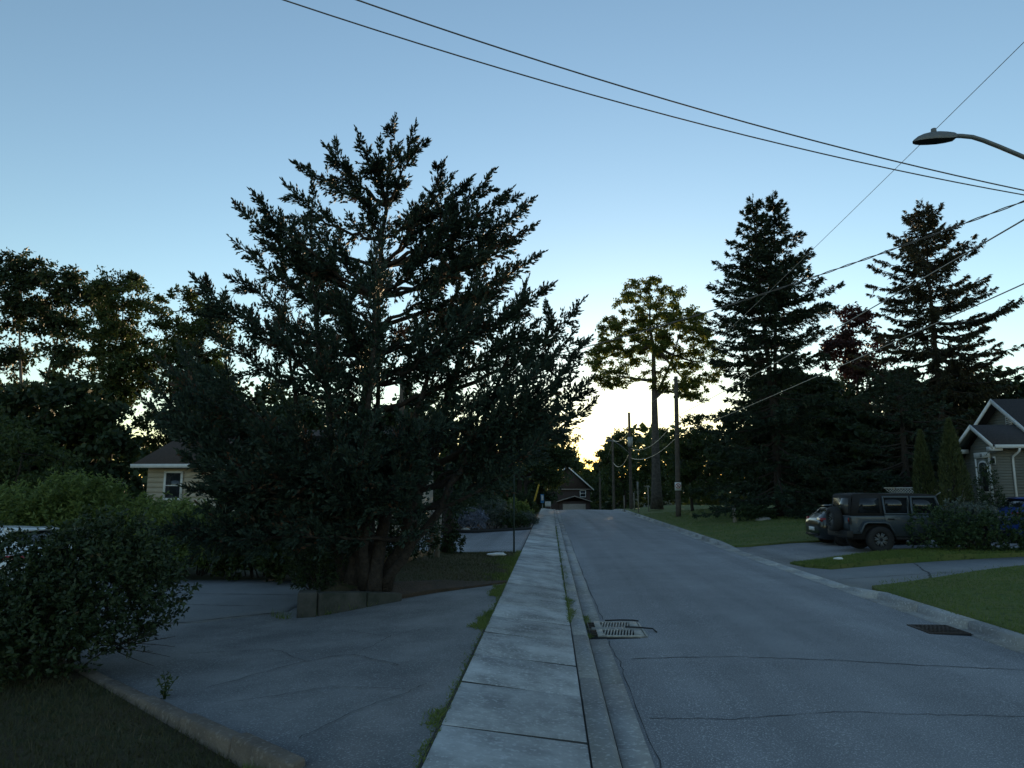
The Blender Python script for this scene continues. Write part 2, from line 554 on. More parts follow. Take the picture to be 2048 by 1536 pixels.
def ribbon(pts, wd, z, name, parent, m):
    """thin wobbling dark line lying on a surface"""
    pts = np.asarray(pts, float)
    t = np.linspace(0, len(pts) - 1, len(pts) * 9)
    P = np.stack([np.interp(t, np.arange(len(pts)), pts[:, k]) for k in (0, 1)], -1)
    wob = np.cumsum(RS.normal(0, 0.012, size=P.shape), 0)
    wob -= np.linspace(0, 1, len(P))[:, None] * wob[-1]
    P = P + wob + RS.normal(0, 0.008, size=P.shape)
    tg = np.gradient(P, axis=0)
    nr = np.stack([-tg[:, 1], tg[:, 0]], -1)
    nr /= np.linalg.norm(nr, axis=1, keepdims=True) + 1e-9
    ww = wd * (0.35 + RS.rand(len(P), 1))
    zz = np.array([z(p[0], p[1]) for p in P])[:, None]
    v = np.concatenate([np.hstack([P + nr * ww / 2, zz]), np.hstack([P - nr * ww / 2, zz])])
    n = len(P)
    q = [(i, i + 1, n + i + 1, n + i) for i in range(n - 1)]
    q = [(d_, c_, b_, a_) for a_, b_, c_, d_ in q]
    return MB().add(v, q).obj(name, m, parent)


def road_z(x, y):
    xe = float(road_edge(y))
    f = min(max((x - 0.78) / (xe - 0.78), 0), 1)
    k = f * 6
    i = min(int(k), 5)
    g = lambda u: 0.24 * u * (1 - u)
    return float(drop(y)) + g(i / 6) * (1 - k + i) + g((i + 1) / 6) * (k - i) + 0.004
ribbon([(0.95, 9.3), (2.2, 9.35), (3.2, 9.2), (4.2, 9.0), (5.1, 8.95), (6.0, 8.85)], 0.022, road_z, 'crack', road, M['crack'])
ribbon([(0.9, 7.0), (1.6, 6.85), (2.6, 7.05), (3.5, 7.0), (4.4, 7.05)], 0.012, road_z, 'crack', road, M['crack'])
ribbon([(0.80, 5.0), (0.795, 8.0), (0.80, 10.4)], 0.012, road_z, 'crack', road, M['crack'])
ribbon([(0.82, 12.0), (0.80, 16.0), (0.82, 22.0), (0.8, 30)], 0.014, road_z, 'crack', road, M['crack'])

# sidewalk of single slabs over a dirt bed
CROSS = -0.117            # cross fall of the sidewalk towards the kerb
sidewalk = struct(sheet('sidewalk', [-0.93, 0.29], ys, lambda x, y: drop(y) + 0.0565 + CROSS * (x - 0.285), M['joint']))
y = 1.2
k = 0
while y < 92:
    L = 1.26 + random.uniform(-0.05, 0.05)
    y1 = y + L - random.uniform(0.024, 0.042) + min(y, 20) * 0.0012
    z0, z1 = float(drop(y)), float(drop(y1))
    a, b = random.uniform(-0.003, 0.003), random.uniform(-0.003, 0.003)
    sk = random.uniform(-0.045, 0.045)
    top = 0.062
    lx, lt = -0.905, top + CROSS * (-0.905 - 0.285)
    mb = MB().hexa([(lx, y + sk, z0 - .03), (0.285, y - sk, z0 - .03), (0.285, y1 - sk, z1 - .03), (lx, y1 + sk, z1 - .03),
                    (lx, y + sk, z0 + lt + a), (0.285, y - sk, z0 + top + b), (0.285, y1 - sk, z1 + top - b), (lx, y1 + sk, z1 + lt - a)])
    o = mb.obj('slab', M['slab'], sidewalk)
    if y < 30:
        bevel(o, 0.012, 2)
    y += L
    k += 1
for pts in ([(-0.88, 17.2), (-0.3, 17.12), (0.2, 17.0)], [(-0.88, 10.9), (-0.4, 10.82), (0.25, 10.7)], [(-0.88, 13.1), (-0.2, 13.15), (0.26, 13.0)]):
    ribbon(pts, 0.012, lambda x, y: 0.074 + CROSS * (x - 0.285), 'crack', sidewalk, M['crack'])

# near kerb with gutter (left of the road), in poured lengths
kerb_l = struct(sheet('kerb', [0.28, 0.80], ys, lambda x, y: drop(y) - 0.012, M['joint']))
y = -1.0
while y < 92:
    L = 3.05
    if 8.0 < y < 10.4:
        L = 10.47 - y
    elif 10.4 < y < 11.6:
        L = 11.74 - y
    y1 = y + L - 0.018
    gut = not (10.4 < y < 11.6)                            # the drain takes up the gutter there
    z0, z1 = float(drop(y)), float(drop(y1))
    dz = 0.0 if y < 12 else 0.02
    mb = MB()
    prof = [(0.30, -.05), (0.53, -.05), (0.525, 0.012), (0.49, 0.058 + dz), (0.46, 0.066 + dz), (0.30, 0.066 + dz)]
    v = [(x, y, z0 + z) for x, z in prof] + [(x, y1, z1 + z) for x, z in prof]
    n = len(prof)
    mb.add(v, [(i, (i + 1) % n, n + (i + 1) % n, n + i) for i in range(n)], [(0, i + 1, i) for i in range(1, n - 1)] + [(n, n + i, n + i + 1) for i in range(1, n - 1)])
    o = mb.obj('kerb_segment', M['kerb'], kerb_l)
    if gut:
        MB().hexa([(0.536, y, z0 - .05), (0.775, y, z0 - .05), (0.775, y1, z1 - .05), (0.536, y1, z1 - .05),
                   (0.536, y, z0 + .006), (0.775, y, z0 + .016), (0.775, y1, z1 + .016), (0.536, y1, z1 + .006)]).obj('gutter_segment', M['kerb'], kerb_l)
    y += L

# far kerb along the lawns, dropped at the two driveways
kerb_r = struct(MB().add([(float(road_edge(y)) + dx, y, float(drop(y)) - 0.012) for y in ys for dx in (-0.02, 0.42)],
                         [(2 * i, 2 * i + 1, 2 * i + 3, 2 * i + 2) for i in range(len(ys) - 1)]).obj('kerb', M['joint']))
def kerb_h(y):
    if 15.9 < y < 25.6:
        return 0.03
    for c in (15.2, 26.3):
        if abs(y - c) <= 0.75:
            return 0.13 - 0.10 * (y - 14.5) / 1.5 if c < 20 else 0.03 + 0.10 * (y - 25.55) / 1.5
    return 0.13
y = -2.0
while y < 92:
    L = 1.5 if y < 34 else 3.0
    y1 = y + L - 0.012
    z0, z1 = float(drop(y)), float(drop(y1))
    a0, a1 = float(road_edge(y)), float(road_edge(y1))
    h0, h1 = kerb_h(y + .01), kerb_h(y1)
    def ringp(xe, yy, zz, h):
        return [(xe, yy, zz - .05), (xe + .41, yy, zz - .05), (xe + .41, yy, zz + h), (xe + .27, yy, zz + h), (xe + .235, yy, zz + h * .8), (xe + .22, yy, zz + .008), (xe, yy, zz + .014)]
    v = ringp(a0, y, z0, h0) + ringp(a1, y1, z1, h1)
    n = 7
    fan = [(1, 2, 3), (1, 3, 4), (1, 4, 5), (1, 5, 6), (1, 6, 0)]
    MB().add(v, [(i, (i + 1) % n, n + (i + 1) % n, n + i) for i in range(n)], [f_[::-1] for f_ in fan] + [tuple(n + k_ for k_ in f_) for f_ in fan]).obj('kerb_segment', M['kerb'], kerb_r)
    y += L

# ---- left side: paved yard, berm, second driveway
yard_poly = [(-1.0, 1.0), (-1.0, 15.0), (-2.6, 13.7), (-4.2, 12.2), (-4.3, 16.2), (-6.0, 16.6), (-16, 16.6), (-16, 4.0), (-6.0, 9.0), (-4.75, 7.95), (-2.1, 5.75), (-0.9, 4.6)]
yard_poly = [(-0.915, 2.0), (-0.915, 15.4), (-2.2, 14.6), (-3.2, 13.6), (-4.2, 12.3), (-4.4, 16.4), (-6.0, 16.8), (-18, 16.8), (-18, 8.0), (-5.6, 8.4), (-4.85, 7.78), (-2.15, 5.55), (-1.8, 5.26), (-1.45, 4.6)]
def yard_z(x, y):
    return side_z(x) - 0.012 * max(0, -x - 3.0)
yard = struct(polysheet('driveway', yard_poly, yard_z, M['asphalt_old'], nsub=4))
pale = polysheet('pavement_patch', [(-4.5, 12.35), (-4.6, 16.35), (-6.0, 16.7), (-14, 16.7), (-14, 11.2), (-7.2, 10.9), (-5.6, 11.3)], lambda x, y: yard_z(x, y) + 0.006, M['asphalt_pale'], nsub=3)
struct(pale)
yz = lambda x, y: yard_z(x, y) + 0.013
for pts, wd in (([(-7.2, 10.95), (-5.7, 11.35), (-4.6, 12.2)], .03), ([(-3.6, 7.6), (-2.9, 8.6), (-2.4, 8.9), (-1.7, 8.2)], .010), ([(-2.4, 8.9), (-2.2, 9.9), (-1.8, 10.3)], .008),
                ([(-4.6, 9.2), (-3.6, 9.4), (-2.9, 8.6)], .010), ([(-2.2, 9.9), (-2.9, 10.4)], .008), ([(-3.1, 7.0), (-2.2, 7.4), (-1.4, 7.2)], .008),
                ([(-9.5, 14.3), (-7.5, 14.5), (-5.0, 14.2)], .02), ([(-9, 12.9), (-7, 13.2), (-5.2, 12.9)], .018), ([(-2.0, 5.9), (-1.6, 6.8), (-1.25, 7.4)], .008)):
    ribbon(pts, wd * 1.25, yz, 'crack', yard, M['crack'])

# berm with dry grass behind the low wall
berm_poly = [(-4.12, 11.95), (-3.2, 13.3), (-2.2, 14.35), (-0.92, 15.15), (-0.915, 22.0), (-1.6, 22.5), (-3.0, 22.6), (-4.6, 22.2), (-6.0, 17.0), (-4.5, 16.2), (-4.4, 14)]
def berm_z(x, y):
    d = min(max((-1.0 - x) / 3.2, 0), 1)
    e = min(max((22.6 - y) / 2.0, 0), 1)
    # rise away from the paved edge
    f = min(max((y - (12.0 + (x + 4.1) * 1.0)) / 0.8, 0), 1)
    g = min(max((x + 4.55 + max(y - 13.5, 0) * .28) / 0.7, 0), 1) if y > 12.6 else 1
    return side_z(x) + 0.012 + 0.36 * d * e * f * g
berm = struct(polysheet('berm', berm_poly, berm_z, M['lawn_dry'], nsub=4))
soil_poly = [(-4.12, 11.72), (-3.4, 12.75), (-2.2, 14.05), (-0.92, 14.95), (-0.92, 15.3), (-2.2, 14.7), (-3.3, 13.65), (-4.1, 12.2)]
soil = struct(polysheet('soil_strip', soil_poly, lambda x, y: berm_z(x, y) + 0.02, M['soil'], nsub=3))

drive_b = struct(polysheet('driveway', [(-0.92, 22.3), (-0.92, 34.6), (-4.4, 34.4), (-8.0, 34.0), (-14, 30), (-14, 24), (-4.6, 22.0), (-3.0, 22.5)], lambda x, y: side_z(x) - .004, M['asphalt'], nsub=3))
bed = struct(polysheet('garden_bed', [(-0.92, 34.7), (-0.92, 62.0), (-9, 62), (-9, 34.2), (-4.4, 34.5)], lambda x, y: side_z(x) + .01, M['soil'], nsub=3))
# lawn beyond the bed on the left and in the far left corner
yard_lawn = struct(polysheet('lawn', [(-1.4, 4.6), (-2.15, 5.6), (-4.85, 7.8), (-9, 11), (-14, 11), (-14, -2), (-1.2, -2), (-1.2, 3.8)], lambda x, y: 0.0 + 0.025 * max(0, -x - 1.5), M['lawn_dry'], nsub=2))

# ---- right side: lawns and driveways
def lawn_z(x, y):
    s = min(max((x - 6.45) / 5.0, 0), 1)
    return 0.125 + 0.16 * s * s * (3 - 2 * s)
def lawn_edge(x):
    return 26.3 + min(max(x - 6.9, 0), 2.2) * 0.75 + min(max(x - 9.1, 0), 12) * 0.16
def lawn_far_z(x, y):
    xs_ = 6.45 + 0.016 * min(max(y - 25, 0), 60)
    s = min(max((x - xs_) / 6.0, 0), 1)
    b = min(max((y - lawn_edge(x)) / 6.0, 0), 1)
    return 0.125 - 0.03 * (1 - b) + 0.42 * s * s * (3 - 2 * s) * b + 0.016 * max(x - 6.45, 0) * (1 - b) + float(drop(y))
lawn_near = struct(polysheet('lawn', [(6.45, 3.0), (6.45, 14.9), (6.62, 15.5), (11.0, 18.0), (15.0, 20.0), (22, 21.5), (22, 3.0)], lawn_z, M['lawn'], nsub=4))
lawn_strip = struct(polysheet('lawn', [(6.62, 20.6), (6.7, 19.95), (7.1, 19.5), (9.0, 20.5), (11.4, 21.4), (14.2, 22.2), (20, 23.6), (20, 24.2), (12.6, 23.7), (9.2, 22.3)], lambda x, y: lawn_z(x, y) - 0.035, M['lawn'], nsub=3))
def dr_z(x, y):
    return 0.032 + 0.016 * max(x - 6.45, 0)
drive_near = struct(polysheet('driveway', [(6.4, 15.2), (6.42, 20.2), (7.2, 19.2), (9.0, 20.2), (11.4, 21.2), (14.2, 22.1), (20, 23.5), (22, 22), (15, 20.3), (11, 18.2), (7.3, 16.0)], dr_z, M['asphalt_pale']))
drive_far = struct(polysheet('driveway', [(6.42, 19.9), (6.45, 26.2), (7.4, 26.9), (9.5, 28.3), (14, 29.6), (17.6, 29.6), (20.5, 24.0), (12.6, 23.5), (9.2, 22.1), (7.2, 19.9)], lambda x, y: dr_z(x, y) + 0.004, M['asphalt']))
ribbon([(8.6, 17.0), (9.2, 18.3), (9.5, 19.4), (9.9, 20.5)], 0.05, lambda x, y: dr_z(x, y) + 0.006, 'crack', drive_near, M['crack'])
ribbon([(6.6, 17.2), (8.4, 17.9), (10.5, 18.6)], 0.03, lambda x, y: dr_z(x, y) + 0.006, 'crack', drive_near, M['crack'])
nxs = np.concatenate([np.linspace(0, 7, 15), [10, 15, 22, 32]])
nt_ = np.concatenate([[0.0, .3, .8, 1.5, 2.5], np.arange(4, 42, 1.6), np.arange(42, 72, 3)])
V, nx, ny = [], len(nxs), len(nt_)
for tt in nt_:
    for dx in nxs:
        x = 6.45 + dx
        yy = lawn_edge(x) + tt
        x += 0.016 * min(max(yy - 25, 0), 60)
        V.append((x, yy, lawn_far_z(x, yy)))
Q = [(i * nx + j, i * nx + j + 1, (i + 1) * nx + j + 1, (i + 1) * nx + j) for i in range(ny - 1) for j in range(nx - 1)]
rim = list(range(nx))                       # the edge towards the driveway goes down into the ground
k0 = len(V)
V += [(V[i][0], V[i][1], V[i][2] - .3) for i in rim]
Q += [(k0 + i, k0 + i + 1, i + 1, i) for i in range(nx - 1)]
lawn_far = struct(MB().add(V, Q).obj('lawn', M['lawn'], smooth=True))

# concrete edging along the near lawn (a low brown kerb)
edge_k = thing('garden_edging', 'low brown concrete edging between the near lawn and the paved yard', 'edging', (-3.4, 6.7, 0))
P0, P1 = Vector((-5.3, 8.2)), Vector((-1.75, 5.32))
dv = (P1 - P0).normalized()
nv = Vector((dv.y, -dv.x))
t = 0.0
tot = (P1 - P0).length
while t < tot:
    L = min(1.0 + random.uniform(-.1, .1), tot - t)
    a, b = P0 + dv * (t + .006), P0 + dv * (t + L - .006)
    wd = 0.17
    h = max(0.13, yard_z((a.x + b.x) / 2, 0) + 0.065) + random.uniform(-.015, .015)
    q = [a - nv * .02, b - nv * .02, b + nv * wd, a + nv * wd]
    q2 = [a + nv * 0, b + nv * 0, b + nv * (wd - .03), a + nv * (wd - .03)]
    if (q[1] - q[0]).cross(q[2] - q[1]) < 0:
        q, q2 = q[::-1], q2[::-1]
    o = MB().hexa([(p.x, p.y, -.08) for p in q] + [(p.x, p.y, h + random.uniform(-.01, .01)) for p in q2]).obj('edging_segment', M['kerb_brown'], edge_k)
    bevel(o, 0.025, 2)
    t += L

# low retaining wall at the tree
wl = thing('retaining_wall', 'low weathered concrete retaining wall at the foot of the big juniper', 'wall', (-3.5, 12.3, 0))
def wall_piece(a, b, h0, h1, th):
    a, b = Vector(a), Vector(b)
    d_ = (b - a).normalized()
    n_ = Vector((-d_.y, d_.x)) * th
    ps = [a, b, b + n_, a + n_]
    return MB().hexa([(p.x, p.y, -.1) for p in ps] + [(ps[0].x, ps[0].y, h0), (ps[1].x, ps[1].y, h1), (ps[2].x, ps[2].y, h1), (ps[3].x, ps[3].y, h0)])
for a, b, h0, h1, th in (((-4.12, 11.72), (-3.83, 11.80), .43, .42, .40), ((-3.82, 11.90), (-3.2, 12.62), .40, .32, .26), ((-3.19, 12.64), (-2.7, 13.2), .315, .22, .24)):
    bevel(wall_piece(a, b, h0, h1, th).obj('wall_block', M['wall_conc'], wl), 0.025, 3)

# ================================================================ trees and plants
def conifer_spray(mb, base, direc, length, n, L, W, tint0, spread=0.5, hang=0.0):
    """n narrow leaves along a twig"""
    t = RS.rand(n) ** 0.8
    c = base + direc * (length * t)[:, None] + RS.normal(0, 0.02 * length, (n, 3))
    d = unit(direc + rdir(n) * spread + np.array([0, 0, -hang]))
    mb.leaves(c, d, side_of(d), L * (0.7 + 0.6 * RS.rand(n)), W * (0.7 + 0.6 * RS.rand(n)), np.clip(tint0 + RS.normal(0, 0.16, n), 0, 1))


def juniper():
    base = np.array([-3.45, 13.5, 0.30])
    tr = thing('juniper_tree', 'huge dark many-stemmed juniper with feathery upswept branch tips', 'tree', base)
    crown, wood = MB(), MB()
    stems = [  # (top point, ctrl shift, radius)
        ((-3.15, 13.3, 8.9), (-0.1, 0, 0), .15), ((-4.6, 13.0, 7.6), (-0.55, -.1, 0), .11), ((-1.3, 13.9, 7.6), (0.55, 0.2, 0), .12),
        ((-5.4, 13.8, 6.6), (-0.7, 0.2, -.6), .09), ((-0.4, 13.0, 6.0), (0.7, -.3, -.6), .09), ((-3.0, 12.0, 6.6), (0.1, -.8, 0), .09), ((-3.8, 15.0, 7.2), (0, .8, 0), .09)]
    spl = []
    for i, (tp, cs, r) in enumerate(stems):
        b0 = base + np.array([(-.22, 0.06, .30, -.30, .22, .02, -.05)[i], (0, -.1, .02, .12, -.05, -.2, .2)[i], -.05])
        tp = np.array(tp)
        mid = b0 * .55 + tp * .45 + np.array(cs)
        p = bez(b0, mid, tp, 16)
        p[1:-1] += RS.normal(0, .03, (14, 3))
        rad = r * (1.06 - np.linspace(0, 1, 16)) ** .9 * np.where(np.arange(16) == 0, 1.5, 1)
        MB().tube(p, rad, 9).obj('trunk', M['bark'], tr, smooth=True)
        spl.append(p)
    # leaning bare stem at the front
    p = bez(base + [.20, -.25, -.1], base + [.25, -.3, .8], base + [.62, -.3, 2.2], 9)
    MB().tube(p, np.linspace(.15, .09, 9), 9).obj('trunk', M['bark'], tr, smooth=True)
    p = bez(base + [.62, -.3, 2.1], base + [.9, -.4, 3.0], base + [1.4, -.5, 4.6], 9)
    wood.tube(p, np.linspace(.09, .03, 9), 6)
    nodes = np.concatenate([s[3:] for s in spl])

    def plume(p, span, fat, dens, start, tcol=.3, wid=1.0):
        """short dense tufts all along a branch: bushy near its base, tapering to a point"""
        n = len(p)
        nb = int((8 + 26 * span * (1 - start)) * dens)
        t = start + (1 - start) * RS.rand(nb) ** .9
        t = np.concatenate([t, np.linspace(max(.5, 1 - .5 / span), 1, 14)])
        idx = t * (n - 1)
        i0 = np.minimum(idx.astype(int), n - 2)
        f = (idx - i0)[:, None]
        pos = p[i0] * (1 - f) + p[i0 + 1] * f
        tan = unit(p[i0 + 1] - p[i0])
        rad = rdir(len(t))
        rad = unit(rad - tan * (rad * tan).sum(1, keepdims=True))
        d = unit(tan * RS.uniform(.35, 1.1, (len(t), 1)) + rad * .72 + np.array([0, 0, .15]))
        d[-14:] = unit(tan[-14:] + rad[-14:] * np.linspace(.6, .1, 14)[:, None])
        near_tip = np.minimum((1 - t) * span / 1.1, 1)
        ln = (.04 + .30 * near_tip ** .75 * (.45 + .85 * RS.rand(len(t)))) * fat
        ln[-14:] = np.linspace(.17, .12, 14) * fat
        sz = .62 + .38 * near_tip
        br = RS.rand() < .14
        m = np.maximum((5 + 30 * ln).astype(int), 4)
        k = np.repeat(np.arange(len(t)), m)
        N = len(k)
        tt = RS.rand(N) ** .8
        c = pos[k] + d[k] * (ln[k] * tt)[:, None] + RS.normal(0, .02, (N, 3)) * fat * near_tip[k][:, None]
        dd = unit(d[k] * 1.1 + rdir(N) * (.25 + .4 * near_tip[k])[:, None])
        base_t = tcol + RS.normal(0, .12, len(t)) + np.where(RS.rand(len(t)) < (.4 if br else .05), .55, 0)
        tin = base_t[k] + RS.normal(0, .1, N) + .12 * tt
        crown.leaves(c, dd, side_of(dd), (.06 + .07 * RS.rand(N)) * sz[k], (.022 + .024 * RS.rand(N)) * sz[k] * wid, np.clip(tin, 0, 1), .4)

    def limb(tip, fat=1.0, dens=1.0, droop=0.0, start=0.25, tcol=0.3, sides=1.3, wid=1.0):
        tip = np.asarray(tip, float)
        want = tip + (np.array([-3.3, 13.5, tip[2]]) - tip) * 0.85 - [0, 0, 0.55 + 0.33 * np.linalg.norm((tip - base)[:2])]
        a = nodes[np.argmin(((nodes - want) ** 2 * [1, 1, 1.5]).sum(1))]
        span = np.linalg.norm(tip - a)
        ctrl = a * .42 + tip * .58 + np.array([0, 0, -0.16 * span + droop]) + RS.normal(0, .05 * span, 3)
        p = bez(a, ctrl, tip, 14)
        p[2:-2] += RS.normal(0, .03, (10, 3))
        wood.tube(p, np.linspace(.022 + .009 * span, .005, 14), 5, cap=False)
        plume(p, span, fat, dens, start, tcol, wid)
        # side branches that carry plumes of their own
        for j in range(int(1 + sides * span)):
            i0 = RS.randint(4, 12)
            tan = unit(p[i0 + 1] - p[i0])
            rad = rdir(1)[0]
            rad = unit(rad - tan * (rad @ tan))
            L2 = RS.uniform(.35, .8) * min(1, span / 2.2)
            e = p[i0] + unit(tan * .8 + rad * .8 + [0, 0, .25]) * L2
            q = bez(p[i0], (p[i0] + e) / 2 + tan * .08, e, 6)
            wood.tube(q, np.linspace(.010, .003, 6), 4, cap=False)
            plume(q, L2, fat * .8, dens * .9, .15, tcol)

    for sp_ in spl:
        plume(sp_[7:], np.linalg.norm(sp_[-1] - sp_[7]), 1.15, 1.0, .1)
    tips = [(-3.02, 9.36), (-3.75, 9.07), (-4.38, 8.8), (-4.77, 8.38), (-5.19, 8.08), (-5.79, 7.85), (-6.14, 7.65), (-6.17, 6.93), (-6.92, 6.19), (-6.01, 6.22), (-2.61, 9.21), (-2.04, 8.38),
            (-1.07, 8.18), (-1.85, 8.13), (-0.73, 7.81), (-0.29, 7.62), (-0.25, 7.1), (-0.14, 6.52), (0.07, 5.91), (0.64, 5.61), (0.46, 4.99), (0.71, 4.84), (0.75, 4.11), (0.81, 3.72), (-1.51, 8.04),
            (-7.61, 4.16), (-7.35, 3.3), (-6.9, 2.75), (-6.5, 5.12), (0.0, 3.3), (-3.99, 8.41), (-3.44, 8.29), (-2.38, 7.44), (-5.22, 7.0), (-4.74, 7.39), (-0.83, 6.91), (-2.9, 8.8), (-3.3, 8.9), (-2.6, 8.7), (-6.6, 5.6), (-5.6, 6.9), (-7.75, 3.8), (-7.45, 4.55), (-7.1, 4.85), (-7.3, 3.5), (-6.9, 4.3), (-6.7, 3.9),
            (-1.2, 7.5), (-.9, 7.0), (-.6, 6.3), (-.4, 5.6), (-.2, 5.2), (.1, 4.6), (-1.5, 6.6), (-1.0, 6.0), (-1.8, 7.3), (-.7, 5.0), (-1.3, 5.4), (.3, 4.3), (-.1, 3.8), (-3.5, 7.8), (-3.9, 7.4), (-2.9, 7.8), (-4.3, 7.0), (-4.9, 6.5), (-2.5, 6.6), (-3.4, 6.6)]
    for x, z in tips:
        dy = RS.uniform(-1.0, 1.0)
        s = (13 + dy) / 13
        limb((x * s, 13 + dy, 2.1 + (z - 2.1) * s), fat=1.0 if z > 5 else 1.15, dens=1.7, start=.25, sides=.7, wid=1.25)
    # inner limbs all round
    for k in range(68):
        z = 1.9 + 5.0 * RS.rand() ** 1.8
        ang = RS.rand() * 2 * math.pi
        rr = np.interp(z, [1.5, 2.6, 4, 5.2, 6.5, 7.5, 8.6], [2.6, 3.7, 3.6, 3.1, 2.3, 1.5, .6]) * RS.uniform(.45, .97)
        tip = np.array([-3.3 + math.cos(ang) * rr * 1.04, 13.5 + math.sin(ang) * rr * .85, z])
        if z < 2.9 and tip[0] < -5.9 or z < 3.4 and tip[0] > -2.4:
            continue
        limb(tip, fat=1.45, dens=1.0, droop=0.25 if z < 3 else 0, start=.12, wid=1.35)
    # low skirts facing the street and the yard
    for k in range(50):
        x = RS.uniform(-6.6, -1.8)
        if x < -4.1:
            z = RS.uniform(1.15, 2.9)
        elif x > -2.9:
            z = RS.uniform(2.2, 3.3)
        else:
            z = RS.uniform(2.3, 3.4)
        limb((x, RS.uniform(11.6, 14.6 if x < -4.1 else 12.6), z), fat=1.45, dens=.85, droop=.3, start=.3, wid=1.4)
    wood.obj('branchwork', M['bark'], tr, smooth=True, kind='stuff')
    crown.obj('crown', M['juniper'], tr, kind='stuff')
    return tr


def spruce(label, base, H, Rm, m, tops=1, dens=1.0, zmin=0.6, droop=.25, seed=1, qs=1.0, hang=.25, name='spruce_tree', profile=None):
    global RS
    keep, RS = RS, np.random.RandomState(seed)
    base = np.array(base, float)
    tr = thing(name, label, 'tree', base, 'conifers behind the far lawn')
    crown, wood = MB(), MB()
    for k in range(tops):
        off = np.array([(k - (tops - 1) / 2) * 1.15, 0, 0])
        hh = H - (0.15 if k == 0 and tops > 1 else 0)
        p = np.array([[0, 0, -.1], [off[0] * .1, 0, H * .35], [off[0] * .6, 0, H * .6], [off[0], 0, H * .8], [off[0] * 1.05, 0, hh]]) + base
        q = np.stack([np.interp(np.linspace(0, 4, 14), range(5), p[:, j]) for j in range(3)], -1)
        (MB().tube(q, np.linspace(.24, .012, 14) * (1 if k == 0 else .7), 8)).obj('trunk', M['bark'], tr, smooth=True)
        for j_ in range(4):
            conifer_spray(crown, q[-1] - np.array([0, 0, .75 - .22 * j_]), np.array([RS.normal(0, .12), 0, 1.0]), .5, 12, .14 * qs, .04 * qs, .35, .45)
        z = zmin
        while z < hh - .25:
            f = z / hh
            if tops > 1 and z < H * .62 and k > 0:
                z = H * .62
                continue
            rm = np.interp(f, profile[0], profile[1]) * Rm * (.8 if tops > 1 and z > H * .8 else 1)
            cx = np.array([np.interp(z, q[:, 2] - base[2], q[:, j]) for j in (0, 1)])
            nb = int((6 if rm > .8 else 5) * max(dens, .8)) + (2 if .25 < f < .65 and tops > 1 else 0)
            a0 = RS.rand() * 6.28
            rm *= RS.uniform(.8, 1.12)
            for b in range(nb):
                an = a0 + b * 6.283 / nb + RS.normal(0, .25)
                ln = rm * (RS.uniform(.5, .85) if RS.rand() < .45 else RS.uniform(.85, 1.12))
                rise = np.interp(f, [0, .5, .85, 1], [-.25, .02, .4, 1.0]) + RS.normal(0, .12)
                dr = np.array([math.cos(an), math.sin(an), 0])
                a = np.array([cx[0], cx[1], base[2] + z + RS.uniform(-.3, .3)])
                e = a + dr * ln + np.array([0, 0, rise * ln])
                c = (a + e) / 2 + np.array([0, 0, -droop * .5 * ln])
                pp = bez(a, c, e, 8)
                wood.tube(pp, np.linspace(.02 + .012 * ln, .005, 8), 4, cap=False)
                nt_ = int((6 + 12 * ln) * dens * (1.25 if f < .4 else 1))
                t = np.concatenate([.12 + .88 * RS.rand(nt_) ** .8, [1, 1, .96]])
                idx = t * 7
                i0 = np.minimum(idx.astype(int), 6)
                ff = (idx - i0)[:, None]
                pos = pp[i0] * (1 - ff) + pp[i0 + 1] * ff
                tan = unit(pp[i0 + 1] - pp[i0])
                sdv = unit(np.cross(tan, [0, 0, 1]))
                sg = RS.choice([-1, 1], len(t))[:, None]
                d = unit(tan * .8 + sdv * sg * RS.uniform(.2, 1.0, (len(t), 1)) + np.array([0, 0, -.1]) + rdir(len(t)) * .5)
                d[-3:] = unit(tan[-3:] + rdir(3) * .2)
                tl = (.16 + .48 * (1 - t) ** .5 * min(1, ln / 2.0)) * RS.uniform(.6, 1.3, len(t))
                for k2 in range(len(t)):
                    n_ = int(5 + 9 * tl[k2] / .4)
                    conifer_spray(crown, pos[k2], d[k2], tl[k2], n_, .17 * qs, .05 * qs, .35 + (.5 if RS.rand() < .05 else 0), .6, hang)
            z += np.interp(f, [0, .6, 1], [.52, .42, .28]) * RS.uniform(.8, 1.2)
    wood.obj('branchwork', M['bark'], tr, smooth=True, kind='stuff')
    crown.obj('crown', m, tr, kind='stuff')
    RS = keep
    return tr


